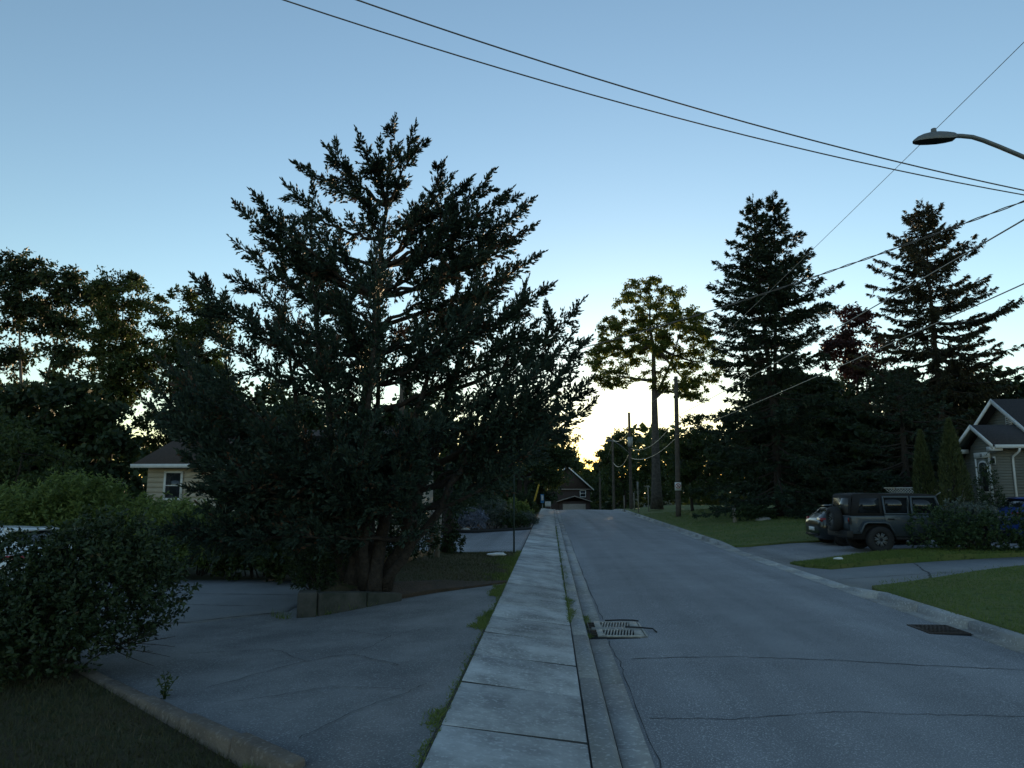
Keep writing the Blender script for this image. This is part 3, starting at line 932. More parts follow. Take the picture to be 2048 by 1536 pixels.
def broadleaf(name, label, base, blobs, m, trunk_h, trunk_r, n_clump, per, leaf, clump_r, bark='bark', group=None, seed=1, limbs=7, wob=.25, shell=.45, trunk_top=None, flat=.65, taper=.62, limb_r=.55):
    global RS
    keep, RS = RS, np.random.RandomState(seed)
    base = np.array(base, float)
    tr = thing(name, label, 'tree', base, group)
    crown, wood = MB(), MB()
    blobs = np.array(blobs, float)
    blobs[:, :3] += base
    tt = np.array(trunk_top, float) + base if trunk_top is not None else np.array([base[0], base[1], base[2] + trunk_h])
    p = bez(base + [0, 0, -.15], (base + tt) / 2 + RS.normal(0, wob, 3) * [1, 1, 0], tt, 10)
    rr = np.linspace(trunk_r, trunk_r * taper, 10)
    rr[0] *= 1.35
    rr[1] *= 1.08
    MB().tube(p, rr, 12).obj('trunk', M[bark], tr, smooth=True)
    nodes = [p[-3:]]
    vol = (blobs[:, 3] * blobs[:, 4] * blobs[:, 5]) ** .8
    order = np.argsort(-vol)[:limbs]
    for i in order:
        c = blobs[i, :3] + np.array([0, 0, .2 * blobs[i, 5]])
        a = p[-1] if RS.rand() < .6 else p[-2 if taper > .5 else -RS.randint(2, 5)]
        ctrl = a * .45 + c * .55 + np.array([(c - a)[0] * .15, (c - a)[1] * .15, -.12 * np.linalg.norm(c - a)]) + RS.normal(0, .3, 3)
        q = bez(a, ctrl, c, 10)
        MB().tube(q, np.linspace(trunk_r * limb_r, trunk_r * .1, 10), 7).obj('limb', M[bark], tr, smooth=True)
        nodes.append(q[2:])
    nodes = np.concatenate(nodes)
    bi = RS.choice(len(blobs), n_clump, p=vol / vol.sum())
    d = rdir(n_clump)
    r = shell + (1 - shell) * RS.rand(n_clump) ** .6
    C = blobs[bi, :3] + d * blobs[bi, 3:6] * r[:, None]
    dist = ((C[:, None] - nodes[None]) ** 2).sum(-1).min(1)
    for c in C[np.argsort(dist)]:
        w_ = ((nodes - c) ** 2 * [1, 1, 1]).sum(1) + 3.0 * np.maximum(nodes[:, 2] - c[2], 0) ** 2
        a = nodes[np.argmin(w_)]
        ln = np.linalg.norm(c - a)
        ctrl = (a + c) / 2 + RS.normal(0, .12 * ln + .02, 3) + [0, 0, -.05 * ln]
        q = bez(a, ctrl, c, 6)
        wood.tube(q, np.linspace(.02 + .018 * ln, .008, 6), 4, cap=False)
        nodes = np.concatenate([nodes, q[2:]])
        n_ = int(per * RS.uniform(.6, 1.4))
        cr = clump_r * RS.uniform(.7, 1.3)
        # a few sprigs per clump
        ns = 6
        sd = unit(rdir(ns) + unit(c - base - [0, 0, trunk_h])[None] * .4)
        si = RS.randint(0, ns, n_)
        pos = c + sd[si] * (cr * 1.25 * RS.rand(n_) ** .7)[:, None] * [1, 1, flat] + RS.normal(0, cr * .22, (n_, 3)) * [1, 1, flat]
        dd = unit(sd[si] * .6 + rdir(n_) * .8 + [0, 0, -.25])
        tin = RS.uniform(.15, .55) + RS.normal(0, .16, n_)
        crown.leaves(pos, dd, side_of(dd), leaf * RS.uniform(.7, 1.3, n_), leaf * .62 * RS.uniform(.7, 1.2, n_), np.clip(tin, 0, 1))
    wood.obj('branchwork', M[bark], tr, smooth=True, kind='stuff')
    crown.obj('crown', m, tr, kind='stuff')
    RS = keep
    return tr


def bush(name, label, base, blobs, m, n_sprig, per, leaf, asp=.5, sl=.3, cat='bush', group=None, seed=1, stems=8, stem_r=.02, low=-.35, up=.5, part='foliage', shell=.55, bark='bark'):
    global RS
    keep, RS = RS, np.random.RandomState(seed)
    base = np.array(base, float)
    tr = thing(name, label, cat, base, group)
    f, wood = MB(), MB()
    blobs = np.array(blobs, float)
    blobs[:, :3] += base
    ar = (blobs[:, 3] * blobs[:, 4] + blobs[:, 3] * blobs[:, 5] + blobs[:, 4] * blobs[:, 5])
    bi = RS.choice(len(blobs), n_sprig, p=ar / ar.sum())
    d = rdir(n_sprig * 3)
    d = d[d[:, 2] > low][:n_sprig]
    bi = bi[:len(d)]
    r = shell + (1 - shell) * RS.rand(len(d)) ** .7
    ph = np.sin(d[:, 0] * 5 + bi) * np.sin(d[:, 2] * 6 + bi * 2) * .07
    o = blobs[bi, :3] + d * blobs[bi, 3:6] * (r + ph)[:, None]
    keepm = o[:, 2] > base[2] - .02
    o, d, bi = o[keepm], d[keepm], bi[keepm]
    sd = unit(d * .7 + [0, 0, up] + rdir(len(d)) * .5)
    ln = sl * RS.uniform(.5, 1.3, len(d))
    n = len(d)
    t = RS.rand(n, per)
    pos = o[:, None] + sd[:, None] * (ln[:, None] * t)[..., None]
    rad = rdir(n * per).reshape(n, per, 3)
    rad = unit(rad - sd[:, None] * (rad * sd[:, None]).sum(-1, keepdims=True))
    dd = unit(sd[:, None] * .55 + rad * .85).reshape(-1, 3)
    tin = np.clip((RS.uniform(.1, .7, n)[:, None] + .2 * (t - .5) + RS.normal(0, .12, (n, per))).ravel(), 0, 1)
    f.leaves(pos.reshape(-1, 3), dd, side_of(dd), leaf * RS.uniform(.65, 1.3, n * per), leaf * asp * RS.uniform(.7, 1.2, n * per), tin)
    for k in range(stems):
        e = o[RS.randint(n)]
        a = base + np.array([(e - base)[0] * .45, (e - base)[1] * .45, -.05]) + RS.normal(0, .06, 3) * [1, 1, 0]
        c = (a + e) / 2 + RS.normal(0, .1, 3) + [0, 0, .1]
        wood.tube(bez(a, c, e, 7), np.linspace(stem_r, stem_r * .3, 7), 5, cap=False)
    if stems:
        wood.obj('stem', M[bark], tr, smooth=True, kind='stuff')
    f.obj(part, m, tr, kind='stuff')
    RS = keep
    return tr


def columnar(label, base, H, r, m, n, seed, group):
    global RS
    keep, RS = RS, np.random.RandomState(seed)
    base = np.array(base, float)
    tr = thing('columnar_cedar', label, 'tree', base, group)
    t = RS.rand(n) ** .8
    prof = np.interp(t, [0, .12, .45, .8, 1], [.75, 1, .85, .42, .03])
    an = RS.rand(n) * 6.283
    rr = r * prof * (1 - .35 * RS.rand(n) ** 2)
    rr *= 1 + .1 * np.sin(an * 3 + t * 9)
    c = base + np.stack([np.cos(an) * rr, np.sin(an) * rr, t * H], -1)
    d = unit(np.stack([np.cos(an) * .35, np.sin(an) * .35, np.full(n, 1.0)], -1) + rdir(n) * .35)
    MB().leaves(c, d, side_of(d), .16 * RS.uniform(.6, 1.3, n), .045, np.clip(RS.normal(.35, .2, n), 0, 1)).obj('foliage', m, tr, kind='stuff')
    MB().tube([base + [0, 0, -.05], base + [0, 0, H * .5], base + [0, 0, H * .93]], [.07, .04, .01], 6).obj('trunk', M['bark'], tr)
    RS = keep
    return tr


def grass(name, label, poly, n, h, m, zf, seed=3, lean=.5, wd=.009, fade=None):
    global RS
    keep, RS = RS, np.random.RandomState(seed)
    poly_a = np.array(poly)
    P = RS.rand(int(n * 2.2), 2) * (poly_a.max(0) - poly_a.min(0)) + poly_a.min(0)
    P = P[inside(poly, P)]
    if fade is not None:
        P = P[RS.rand(len(P)) < fade(P)]
    P = P[:n]
    z = np.array([zf(a, b) for a, b in P])
    d = unit(np.stack([RS.normal(0, lean, len(P)), RS.normal(0, lean, len(P)), np.ones(len(P))], -1))
    tin = np.clip(RS.normal(.4, .22, len(P)) + .18 * np.sin(P[:, 0] * 2.1) * np.sin(P[:, 1] * 1.7), 0, 1)
    o = MB().blades(np.column_stack([P, z - .005]), d, side_of(d), h * RS.uniform(.5, 1.4, len(P)), wd * RS.uniform(.7, 1.4, len(P)), tin).obj(name, m)
    o['kind'] = 'stuff'
    o['label'] = label
    RS = keep
    return o


juniper()

spruce('tall dark spruce with twin pointed tops behind the far lawn', (13.1, 42.0, .45), 19.2, 4.3, M['spruce'], tops=2, dens=.8, zmin=.5, seed=11, qs=1.3,
       profile=([0, .2, .44, .6, .73, .83, .93, 1], [1.15, 1.15, .92, .88, .68, .42, .16, .03]))
spruce('bronze-tinged spruce with hanging sprays beside the grey house', (25.2, 47.0, .7), 20.3, 5.0, M['spruce_brown'], dens=.85, zmin=1.2, droop=.42, seed=12, qs=1.35, hang=.95,
       profile=([0, .54, .69, .82, .92, .97, 1], [1, 1, .82, .56, .24, .09, .03]))
spruce('low broad dark spruce between the twin-topped spruce and the columnar cedars', (18.6, 38.5, .5), 7.8, 4.2, M['spruce'], dens=.68, zmin=.3, droop=.3, seed=13, qs=1.1,
       profile=([0, .3, .6, .85, 1], [1.05, 1.0, .75, .35, .05]))

mb_ = [(0, 0, 18.6, 3.0, 3.0, 2.3), (-2.4, .5, 15.6, 2.6, 2.6, 2.0), (2.6, -.4, 15.6, 3.0, 2.8, 2.2), (-4.2, 0, 13.2, 1.7, 2.2, 1.4), (4.6, .3, 12.6, 1.8, 2.2, 1.8),
       (-3.4, -.6, 11.6, 1.7, 2.0, 1.0), (.4, 0, 13.6, 3.0, 3.0, 1.8), (3.4, 0, 10.2, 1.7, 2.0, 1.1), (1.3, -1, 11.0, 1.6, 1.8, .9)]
broadleaf('maple_tree', 'tall old maple with sunlit yellow-green crown over the far lawn', (9.35, 64.0, .5), mb_, M['maple'], 9.4, .45, 330, 145, .215, .48, bark='bark_grey', seed=21, limbs=9, flat=.55,
          trunk_top=(.1, 0, 14.5), wob=.2, shell=.5, taper=.34, limb_r=.36)

# ---- trees on the left
G_L = 'trees behind the cream bungalow'
broadleaf('ash_tree', 'tall tree at the left picture edge with pale forked limbs showing sky', (-34.5, 45, 0), [(-1.5, 0, 15.4, 3.2, 3, 2.4), (2.0, 0, 14.6, 2.4, 2.6, 2.0), (-3.6, 0, 11.5, 2.8, 3, 2.4), (1.6, .5, 11.8, 2.2, 2.5, 1.5), (2.8, 0, 9.6, 1.5, 2, 1.5), (-2.2, 0, 7.5, 2.2, 2, 1.8)],
          M['leaf_dark'], 5.5, .28, 240, 115, .26, .6, bark='bark_pale', seed=31, group=G_L)
broadleaf('locust_tree', 'slender feathery tree next to the tall forked tree above the bungalow', (-26.8, 42, 0), [(0, 0, 14.0, 1.5, 1.8, 1.5), (-.6, 0, 11.5, 1.8, 2, 1.8), (.4, 0, 9.0, 1.8, 2, 1.6), (-.5, 0, 6.8, 1.9, 2, 1.6)], M['leaf_mid'], 6.5, .2, 190, 140, .2, .5, seed=32, group=G_L)
broadleaf('locust_tree', 'bushy feathery tree whose crown meets the left tips of the juniper', (-23.2, 43, 0), [(-.4, 0, 13.0, 2.0, 2, 1.8), (1.3, 0, 11.6, 1.9, 2, 1.8), (-.8, 0, 9.8, 2.1, 2, 1.8), (1.6, 0, 8.2, 2.0, 2, 1.8), (0, 0, 6, 2.2, 2, 1.6)], M['leaf_mid'], 6.5, .22, 220, 140, .2, .5, seed=33, group=G_L)
for i, (x, y_, s, lb) in enumerate(((-30.5, 38, 1.0, 'dark round tree low between the forked tree and the bungalow roof'), (-20.5, 46, 1.25, 'dark dense tree rising right behind the bungalow roof'),
                                     (-14.5, 44, 1.1, 'dark tree glimpsed through the left half of the juniper'), (-9.0, 47, 1.15, 'dark tree glimpsed behind the middle of the juniper'),
                                     (-39, 50, 1.3, 'dark mass of a tree behind the forked tree at the picture edge'), (-26.2, 37, 1.05, 'dark tree hiding the bare trunk of the slender feathery tree'))):
    broadleaf('dense_tree', lb, (x, y_, 0), [(0, 0, 5.6 * s, 3.0 * s, 2.6, 2.0 * s), (-1.6 * s, 0, 3.6 * s, 2.4 * s, 2.4, 2.0 * s), (1.8 * s, 0, 3.4 * s, 2.4 * s, 2.4, 2.0 * s), (0, 0, 2.0, 3.0 * s, 2.4, 1.6)], M['leaf_dark'],
              2.6, .2, 150, 85, .38, .8, seed=40 + i, group=G_L, shell=.25)
broadleaf('shrub_tree', 'mid-green rounded small tree at the left edge above the light shrubs', (-20.6, 26, 0), [(-1.2, 0, 4.0, 1.8, 1.8, 1.3), (.6, 0, 3.2, 1.6, 1.6, 1.2), (-.4, 0, 1.9, 2.2, 1.8, 1.2)], M['leaf_mid'], 1.6, .13, 80, 130, .15, .42, seed=51)

# ---- trees down the street
G_F = 'trees down the street'
broadleaf('street_tree', 'dark leafy tree overhanging the far sidewalk right of the juniper', (-2.2, 52, .05), [(-.4, 0, 6.4, 2.4, 2.6, 1.7), (1.6, 0, 5.2, 2.2, 2.4, 1.7), (-2.4, 0, 5.0, 2.2, 2.4, 1.7), (1.5, -.5, 3.6, 1.9, 2, 1.1), (-2.0, 0, 3.3, 2.3, 2, 1.2), (3.0, 0, 4.4, 1.1, 1.4, 1.1)],
          M['leaf_dark'], 2.9, .24, 130, 140, .22, .55, seed=61, group=G_F, shell=.35)
broadleaf('street_tree', 'second leafy tree hanging over the left side of the crest', (-2.4, 70, 0), [(0, 0, 6.3, 2.6, 2.6, 1.8), (1.8, 0, 4.8, 2.0, 2.2, 1.6), (-2.0, 0, 4.5, 2.2, 2.2, 1.8), (2.4, 0, 3.2, 1.5, 1.6, 1.0)], M['leaf_mid'], 2.8, .22, 95, 120, .26, .6, seed=62, group=G_F, shell=.35)
broadleaf('street_tree', 'leafy tree in front of the left half of the brick house', (-1.6, 100, -1.4), [(0, 0, 5.6, 1.9, 2, 1.5), (1.3, 0, 4.0, 1.7, 1.8, 1.4), (-1.5, 0, 4.0, 1.8, 2, 1.5), (1.4, 0, 2.2, 1.6, 1.6, 1.2), (-.5, 0, 2.0, 2, 1.8, 1.2)], M['leaf_dark'], 2.6, .18, 70, 90, .34, .65, seed=63, group=G_F, shell=.3)
for i, (x, y_, h, s, lb) in enumerate(((10.6, 104, 13.0, 1.05, 'yellow-green backlit tree behind the lamp-bearing pole'), (15.2, 98, 12.0, 1.1, 'backlit tree just left of the maple trunk'), (20.0, 92, 11.4, 1.1, 'dark tree right behind the maple trunk'),
                                       (25.5, 88, 11.0, 1.15, 'dark tree between the maple and the twin-topped spruce'), (7.6, 140, 12.5, 1.1, 'thin tree veiling the sunset glow at the street end'),
                                       (30.5, 84, 10.5, 1.2, 'dark tree showing through the base of the twin-topped spruce'), (1.0, 150, 12.5, 1.3, 'dark tree behind the brick house at the street end'), (14.0, 150, 15.0, 1.4, 'tree closing the street end right of the brick house'))):
    z0 = float(drop(y_))
    broadleaf('backlit_tree', lb, (x, y_, z0), [(0, 0, h * .78, 2.4 * s, 2.4, h * .18), (-1.9 * s, 0, h * .55, 2.0 * s, 2.2, h * .18), (1.9 * s, 0, h * .52, 2.0 * s, 2.2, h * .2), (0, 0, h * .3, 2.6 * s, 2.2, h * .2)],
              M['leaf_mid'] if i in (0, 1, 4) else M['leaf_dark'], h * .35, .2, 80 if i != 4 else 45, 100, .36, .75, seed=70 + i, group=G_F, shell=.3)
broadleaf('crimson_tree', 'dark crimson-leaved tree between the two tall spruces', (25.6, 60, .6), [(0, 0, 15.3, 1.3, 1.6, 1.7), (-.8, 0, 12.6, 2.0, 2, 1.8), (1.2, 0, 12.4, 2.0, 2, 1.8), (0, 0, 9.6, 3.0, 2.4, 2.2), (-1.5, 0, 6.0, 3.0, 2.4, 2.4)], M['leaf_red'], 6, .25, 130, 120, .28, .6, seed=81)
for i, (x, y_, lb) in enumerate(((36.5, 50, 'dark tree behind the roof of the grey house'), (21.5, 56, 'dark tree filling the gap behind the low broad spruce'), (31.5, 54, 'dark tree behind the bronze-tinged spruce'), (16.5, 50, 'dark tree filling in behind the trunk of the twin-topped spruce'), (27.0, 52, 'dark tree between the crimson tree and the bronze-tinged spruce'))):
    broadleaf('dense_tree', lb, (x, y_, .5), [(0, 0, 7.8, 3.4, 3, 2.4), (-2.0, 0, 4.8, 2.8, 2.6, 2.4), (2.2, 0, 4.8, 2.8, 2.6, 2.4), (0, 0, 2.2, 3.4, 2.6, 2.0)], M['leaf_dark'], 3, .22, 125, 84, .46, .85, seed=90 + i, group='dark trees behind the spruces', shell=.3)
broadleaf('shrub_tree', 'green leafy young tree left of the twin-topped spruce behind the pole', (10.9, 56, .5), [(0, 0, 5.6, 1.6, 1.8, 1.6), (1.4, 0, 4.2, 1.6, 1.8, 1.5), (-.8, 0, 3.6, 1.5, 1.6, 1.4), (.4, 0, 1.9, 2.2, 1.8, 1.3)], M['leaf_mid'], 2.0, .12, 85, 130, .22, .5, seed=95)

# far-off wood closing every gap
def far_wood():
    f = MB()
    rs = np.random.RandomState(5)
    n = 31000
    an = rs.uniform(R(-52), R(62), n)
    an[-7000:] = rs.uniform(R(62), R(308), 7000)
    dist = rs.uniform(158, 205, n)
    top = np.where(an > R(4.4), 18.5, 15.5) + 2.2 * np.sin(an * 17) + 1.6 * np.sin(an * 41 + 1) + 1.2 * np.sin(an * 97 + 2)
    top = top - 8.0 * np.exp(-((an - R(3.1)) / R(1.0)) ** 2) + np.where(np.abs(an) > R(20), 3.0, 0) - np.where(np.abs(an) > R(64), 6.0, 0)
    z = top * rs.rand(n) ** .75
    c = np.stack([np.sin(an) * dist, np.cos(an) * dist, -4.7 + z], -1)
    d = rs.normal(size=(n, 3))
    d /= np.linalg.norm(d, axis=1, keepdims=True)
    s_ = np.cross(d, rs.normal(size=(n, 3)))
    s_ /= np.linalg.norm(s_, axis=1, keepdims=True)
    f.leaves(c, d, s_, rs.uniform(1.4, 2.8, n), rs.uniform(1.0, 2.0, n), rs.rand(n))
    o = f.obj('far_wood', M['leaf_dark'], kind='stuff')
    o['label'] = 'far-off wood closing the view behind the street'
far_wood()

# ---- shrubs on the left
bush('privet_bush', 'large dark leafy bush in the near left corner overhanging the brown edging', (-5.9, 7.9, 0.05),
     [(.55, .45, .85, .95, .85, .70), (-.6, .2, .78, 1.0, .9, .70), (-1.7, -.1, .7, 1.0, .9, .7), (.25, -.25, .52, .85, .7, .52), (.6, .5, 1.12, .62, .6, .58), (-.5, -.6, .45, .9, .6, .5), (-2.6, -.5, .7, 1.0, .9, .7)],
     M['leaf_near'], 6300, 11, .062, .5, .20, seed=101, stems=60, stem_r=.012, low=-.85, up=.4, shell=.5)
GS = 'light green shrubs in front of the bungalow'
for i, (x, y_, h, r, lb) in enumerate(((-14.6, 19.5, 2.1, 1.3, 'light green shrub at the left edge behind the dark near bush'), (-12.9, 19.3, 2.45, 1.05, 'tallest light green shrub with upright shoots left of the bungalow window'),
                                       (-10.7, 19.2, 1.7, 1.0, 'light green shrub right below the bungalow window'), (-9.0, 18.0, 1.6, 1.1, 'leafy shrub in front of the bungalow siding at the yard edge'),
                                       (-7.1, 17.7, 1.35, 1.1, 'low leafy shrub at the back of the yard'), (-5.6, 16.9, 1.5, 1.0, 'dark leafy shrub just left of the juniper trunks'))):
    bush('leafy_shrub', lb, (x, y_, 0), [(0, 0, h * .5, r, r * .9, h * .48), (-.5 * r, 0, h * .68, r * .6, r * .6, h * .30), (.55 * r, -.1, h * .62, r * .6, r * .6, h * .30), (0, -.3, h * .3, r * 1.1, r * .9, h * .32)],
         M['leaf_light'] if i < 4 else M['leaf_mid'], 900, 13, .135, .42, .34, seed=110 + i, stems=16, stem_r=.018, low=-.8, up=.75, group=GS, cat='shrub')
bush('ivy_stump', 'ivy-covered dark stump beside the weathered plank post', (-2.95, 20.6, .2), [(0, 0, .8, .28, .28, .85), (.1, -.1, .3, .4, .35, .35)], M['leaf_dark'], 260, 9, .07, .8, .1, seed=120, stems=0, cat='stump', low=-.9)
MB().tube([(-2.95, 20.65, .1), (-2.93, 20.62, 1.0), (-2.95, 20.65, 2.2)], [.2, .16, .13], 9).obj('trunk', M['bark'], [o for o in bpy.data.objects if o.name == 'ivy_stump'][0], smooth=True)
bush('dark_shrub', 'dark dense shrub right behind the juniper trunks', (-4.3, 17.6, .2), [(0, 0, .9, 1.0, .8, .9), (.8, .4, .8, .7, .6, .8)], M['leaf_dark'], 700, 12, .09, .5, .22, seed=121, stems=10, low=-.8, cat='shrub')

bush('dark_shrub', 'low dark undergrowth at the left foot of the juniper behind the wall', (-4.35, 13.7, .15), [(0, 0, .35, .55, .6, .42), (-.3, .9, .45, .6, .6, .5)], M['leaf_dark'], 420, 11, .07, .5, .18, seed=122, stems=6, low=-.8, cat='shrub')

# garden bed across the second driveway
GB = 'garden bed plants along the far sidewalk'
for i, (x, y_, r, h, m_, lf, lb) in enumerate(((-3.9, 35.4, .75, 1.0, 'leaf_lav', .10, 'pale lavender-grey clump at the corner of the garden bed'), (-2.9, 36.5, 1.1, 1.5, 'leaf_grey', .11, 'grey-green mounded shrub in the garden bed'),
                                               (-1.9, 36.2, .8, .8, 'leaf_dark', .1, 'low dark cushion plant in the garden bed by the sign post'), (-1.35, 39.5, .6, .65, 'leaf_grey', .1, 'pale low cushion plant at the sidewalk edge of the bed'),
                                               (-2.1, 41.5, .95, 1.35, 'leaf_light', .16, 'bright hosta-like plant in the middle of the bed'), (-3.8, 41, 1.3, 1.9, 'leaf_dark', .14, 'dark shrub at the back of the garden bed'),
                                               (-1.7, 46.5, .6, 1.9, 'leaf_dark', .13, 'upright dark shrub beside the far sidewalk'), (-5.6, 37.5, 1.3, 2.0, 'leaf_dark', .14, 'dark shrub behind the lavender-grey clump'), (-1.75, 55, .7, 1.1, 'leaf_mid', .16, 'small green shrub near the yellow guy guard'))):
    bush('garden_shrub', lb, (x, y_, .1), [(0, 0, h * .45, r, r * .8, h * .5), (r * .3, -.1, h * .35, r * .6, r * .6, h * .4)], M[m_], 330, 10, lf, .45, .22, seed=130 + i, stems=5, group=GB, cat='shrub', low=-.6)

# ---- right side plants
columnar('shorter columnar cedar left of its taller twin', (16.2, 32.0, .45), 4.1, .48, M['cedar'], 5200, 141, 'pair of columnar cedars')
columnar('taller columnar cedar nearest the porch of the grey house', (16.35, 30.0, .45), 4.4, .60, M['cedar'], 6200, 142, 'pair of columnar cedars')
def box_hedge():
    hb = [(x, 0.05 * math.sin(x * 3), .55 + .06 * math.sin(x * 2.3), .75, .6, .72 + .05 * math.sin(x * 4)) for x in np.arange(.5, 8.6, .62)]
    return bush('clipped_hedge', 'dense dark green hedge hiding the front of the grey off-road vehicle', (11.2, 22.75, .2), hb, M['hedge'], 2300, 12, .09, .45, .16, cat='hedge', seed=151, stems=20, stem_r=.015, low=-.8, shell=.6)
box_hedge()
bush('garden_shrub', 'leafy arching shrub rising out of the hedge top', (13.1, 23.6, .4), [(0, 0, .75, .6, .45, .45), (.5, .1, .65, .45, .4, .4)], M['leaf_grey'], 170, 10, .13, .4, .3, seed=152, stems=8, cat='shrub')
bush('rose_sapling', 'thin sapling with sparse leaves in front of the grey porch', (16.4, 27.9, .3), [(0, 0, 1.4, .42, .4, 1.0), (.1, 0, 2.2, .22, .22, .75), (.2, 0, 1.0, .6, .5, .5)], M['leaf_dark'], 210, 9, .09, .5, .22, seed=153, stems=6, cat='sapling')
bush('flower_border', 'yellow-flowered wild plants at the edge of the far lawn', (13.2, 54.5, .55), [(0, 0, .4, 1.8, .6, .5), (-1.2, 0, .5, .8, .5, .5)], M['golden'], 420, 8, .16, .25, .35, seed=154, stems=0, cat='plant', up=1.0)
bush('flower_shrub', 'low dark shrub by the short post on the far lawn', (10.4, 38.8, .35), [(0, 0, .35, .8, .6, .45), (.8, .2, .3, .7, .5, .4)], M['leaf_dark'], 300, 9, .12, .5, .2, seed=155, stems=0, cat='shrub')

# weed by the edging
wd = thing('weed', 'spindly leafy weed growing beside the brown edging', 'plant', (-3.85, 7.25, .03))
wb, lb_ = MB(), MB()
for k in range(7):
    e = np.array([-3.85 + RS.normal(0, .10), 7.25 + RS.normal(0, .08), RS.uniform(.15, .38)])
    q = bez((-3.85, 7.25, .0), (-3.85 + (e[0] + 3.85) * .2, 7.25, e[2] * .6), e, 6)
    wb.tube(q, np.linspace(.005, .002, 6), 4)
    n_ = 12
    i0 = RS.randint(1, 6, n_)
    d = unit(rdir(n_) + [0, 0, .5])
    lb_.leaves(q[i0], d, side_of(d), .05, .02, RS.rand(n_))
wb.obj('stem', M['leaf_dark'], wd, kind='stuff')
lb_.obj('foliage', M['leaf_mid'], wd, kind='stuff')
# bare twigs under the near bush
tw = thing('bare_twig', 'bare dry twigs poking out from under the near bush', 'twig', (-5.0, 8.2, .1))
tb = MB()
for k in range(14):
    a = np.array([-5.1 + RS.uniform(-.1, .2), 8.15 + RS.uniform(-.2, .2), .22 + RS.uniform(0, .2)])
    e = a + np.array([RS.uniform(.3, .75), RS.uniform(-.2, .2), RS.uniform(-.12, .25)])
    tb.tube(bez(a, (a + e) / 2 + RS.normal(0, .05, 3), e, 6), np.linspace(.006, .002, 6), 4)
tb.obj('stem', M['bark'], tw, kind='stuff')

# ---- grass
wave0 = lambda y: .5 + .5 * np.sin(y * 2.7 + np.sin(y * 5.1) * 1.3)
near_poly = [(-1.75, 5.05), (-2.2, 5.5), (-4.9, 7.65), (-6.5, 7.3), (-6.5, 3.2), (-1.5, 3.2)]
grass('grass', 'short dry grass of the near left lawn', near_poly, 28000, .07, M['grass_dry'], lambda x, y: 0.025 * max(0, -x - 1.5), seed=201, lean=.55, wd=.008)
grass('grass', 'grass of the lawn beyond the right kerb', [(6.47, 6.0), (6.47, 14.9), (6.7, 15.5), (11.0, 17.95), (14, 19.4), (14, 10)], 42000, .05, M['grass'], lawn_z, seed=202, wd=.011)
grass('grass', 'longer grass hanging over the right kerb', [(6.40, 5.0), (6.75, 5.0), (6.75, 15.2), (7.2, 15.9), (12, 18.6), (12, 18.9), (7.0, 16.1), (6.42, 15.1)], 9000, .09, M['grass'], lambda x, y: lawn_z(max(x, 6.46), y) - .005, seed=212, wd=.012, lean=.7,
      fade=lambda P: np.clip(wave0(P[:, 1] * 1.0) + .1, 0, 1) * np.clip(1.1 - (P[:, 0] - 6.4) * 1.2, .35, 1))
grass('grass', 'grass of the strip between the two driveways', [(6.62, 20.5), (6.7, 19.95), (7.1, 19.5), (9.0, 20.5), (11.4, 21.4), (14.2, 22.2), (14, 23.9), (12.6, 23.7), (9.2, 22.3)], 22000, .06, M['grass'], lambda x, y: lawn_z(x, y) - .03, seed=203, wd=.014)
grass('grass', 'grass of the far lawn', [(6.6, 26.4), (7.3, 58), (16, 58), (15, 30), (9.5, 28.6)], 18000, .07, M['grass'], lawn_far_z, seed=204, wd=.022)
grass('grass', 'thin dry grass on the berm', berm_poly, 26000, .05, M['grass_dry'], lambda x, y: berm_z(x, y) + .0, seed=205, wd=.01, fade=lambda P: np.clip((P[:, 0] + 4.6) / 2.5, .1, 1))
wave = lambda y, a, b: .5 + .5 * np.sin(y * a + np.sin(y * b) * 1.7)
grass('grass', 'green verge along the left edge of the sidewalk on the berm', [(-2.0, 15.4), (-.91, 15.1), (-.91, 22.3), (-2.0, 22.4)], 6000, .08, M['grass'], berm_z, seed=206, wd=.012,
      fade=lambda P: np.clip(1 - (-P[:, 0] - .91) / (.15 + .8 * wave(P[:, 1], 1.7, 3.1)), 0, 1) ** 1.5)
grass('grass', 'weedy grass in the seam left of the sidewalk', [(-1.2, 4.6), (-.905, 4.6), (-.905, 15.4), (-1.2, 15.4)], 9000, .045, M['grass'], lambda x, y: .19, seed=207, wd=.011, lean=1.0,
      fade=lambda P: ((-P[:, 0] - .905) < .26 * np.maximum(wave(P[:, 1], 1.9, 4.3) * wave(P[:, 1] + 1.2, .63, 1.1) - .05 + RS.normal(0, .16, len(P)), 0)) * 1.0)
grass('grass', 'weedy grass in the seam between sidewalk and kerb', [(.27, 11.2), (.42, 12.5), (.42, 23), (.34, 40), (.27, 40)], 6000, .055, M['grass'], lambda x, y: .06, seed=208, wd=.012, lean=.9,
      fade=lambda P: ((P[:, 0] - .27) < .13 * np.maximum(wave(P[:, 1], 1.1, 2.3) * np.where(P[:, 1] < 24, 1.0, .5) + RS.normal(0, .1, len(P)), 0)) * 1.0)
grass('grass', 'weed tufts at the end of the brown edging', [(-2.25, 5.2), (-1.6, 5.0), (-1.7, 5.5), (-2.2, 5.75)], 1500, .11, M['grass'], lambda x, y: .03, seed=209, wd=.009, lean=.6)
grass('grass', 'weed tufts at the foot of the retaining wall', [(-4.6, 11.8), (-4.15, 11.6), (-3.6, 12.35), (-2.9, 13.1), (-3.0, 12.9), (-3.7, 12.0), (-4.3, 11.5)], 1200, .14, M['grass'], lambda x, y: .05, seed=210, wd=.014, lean=.6)
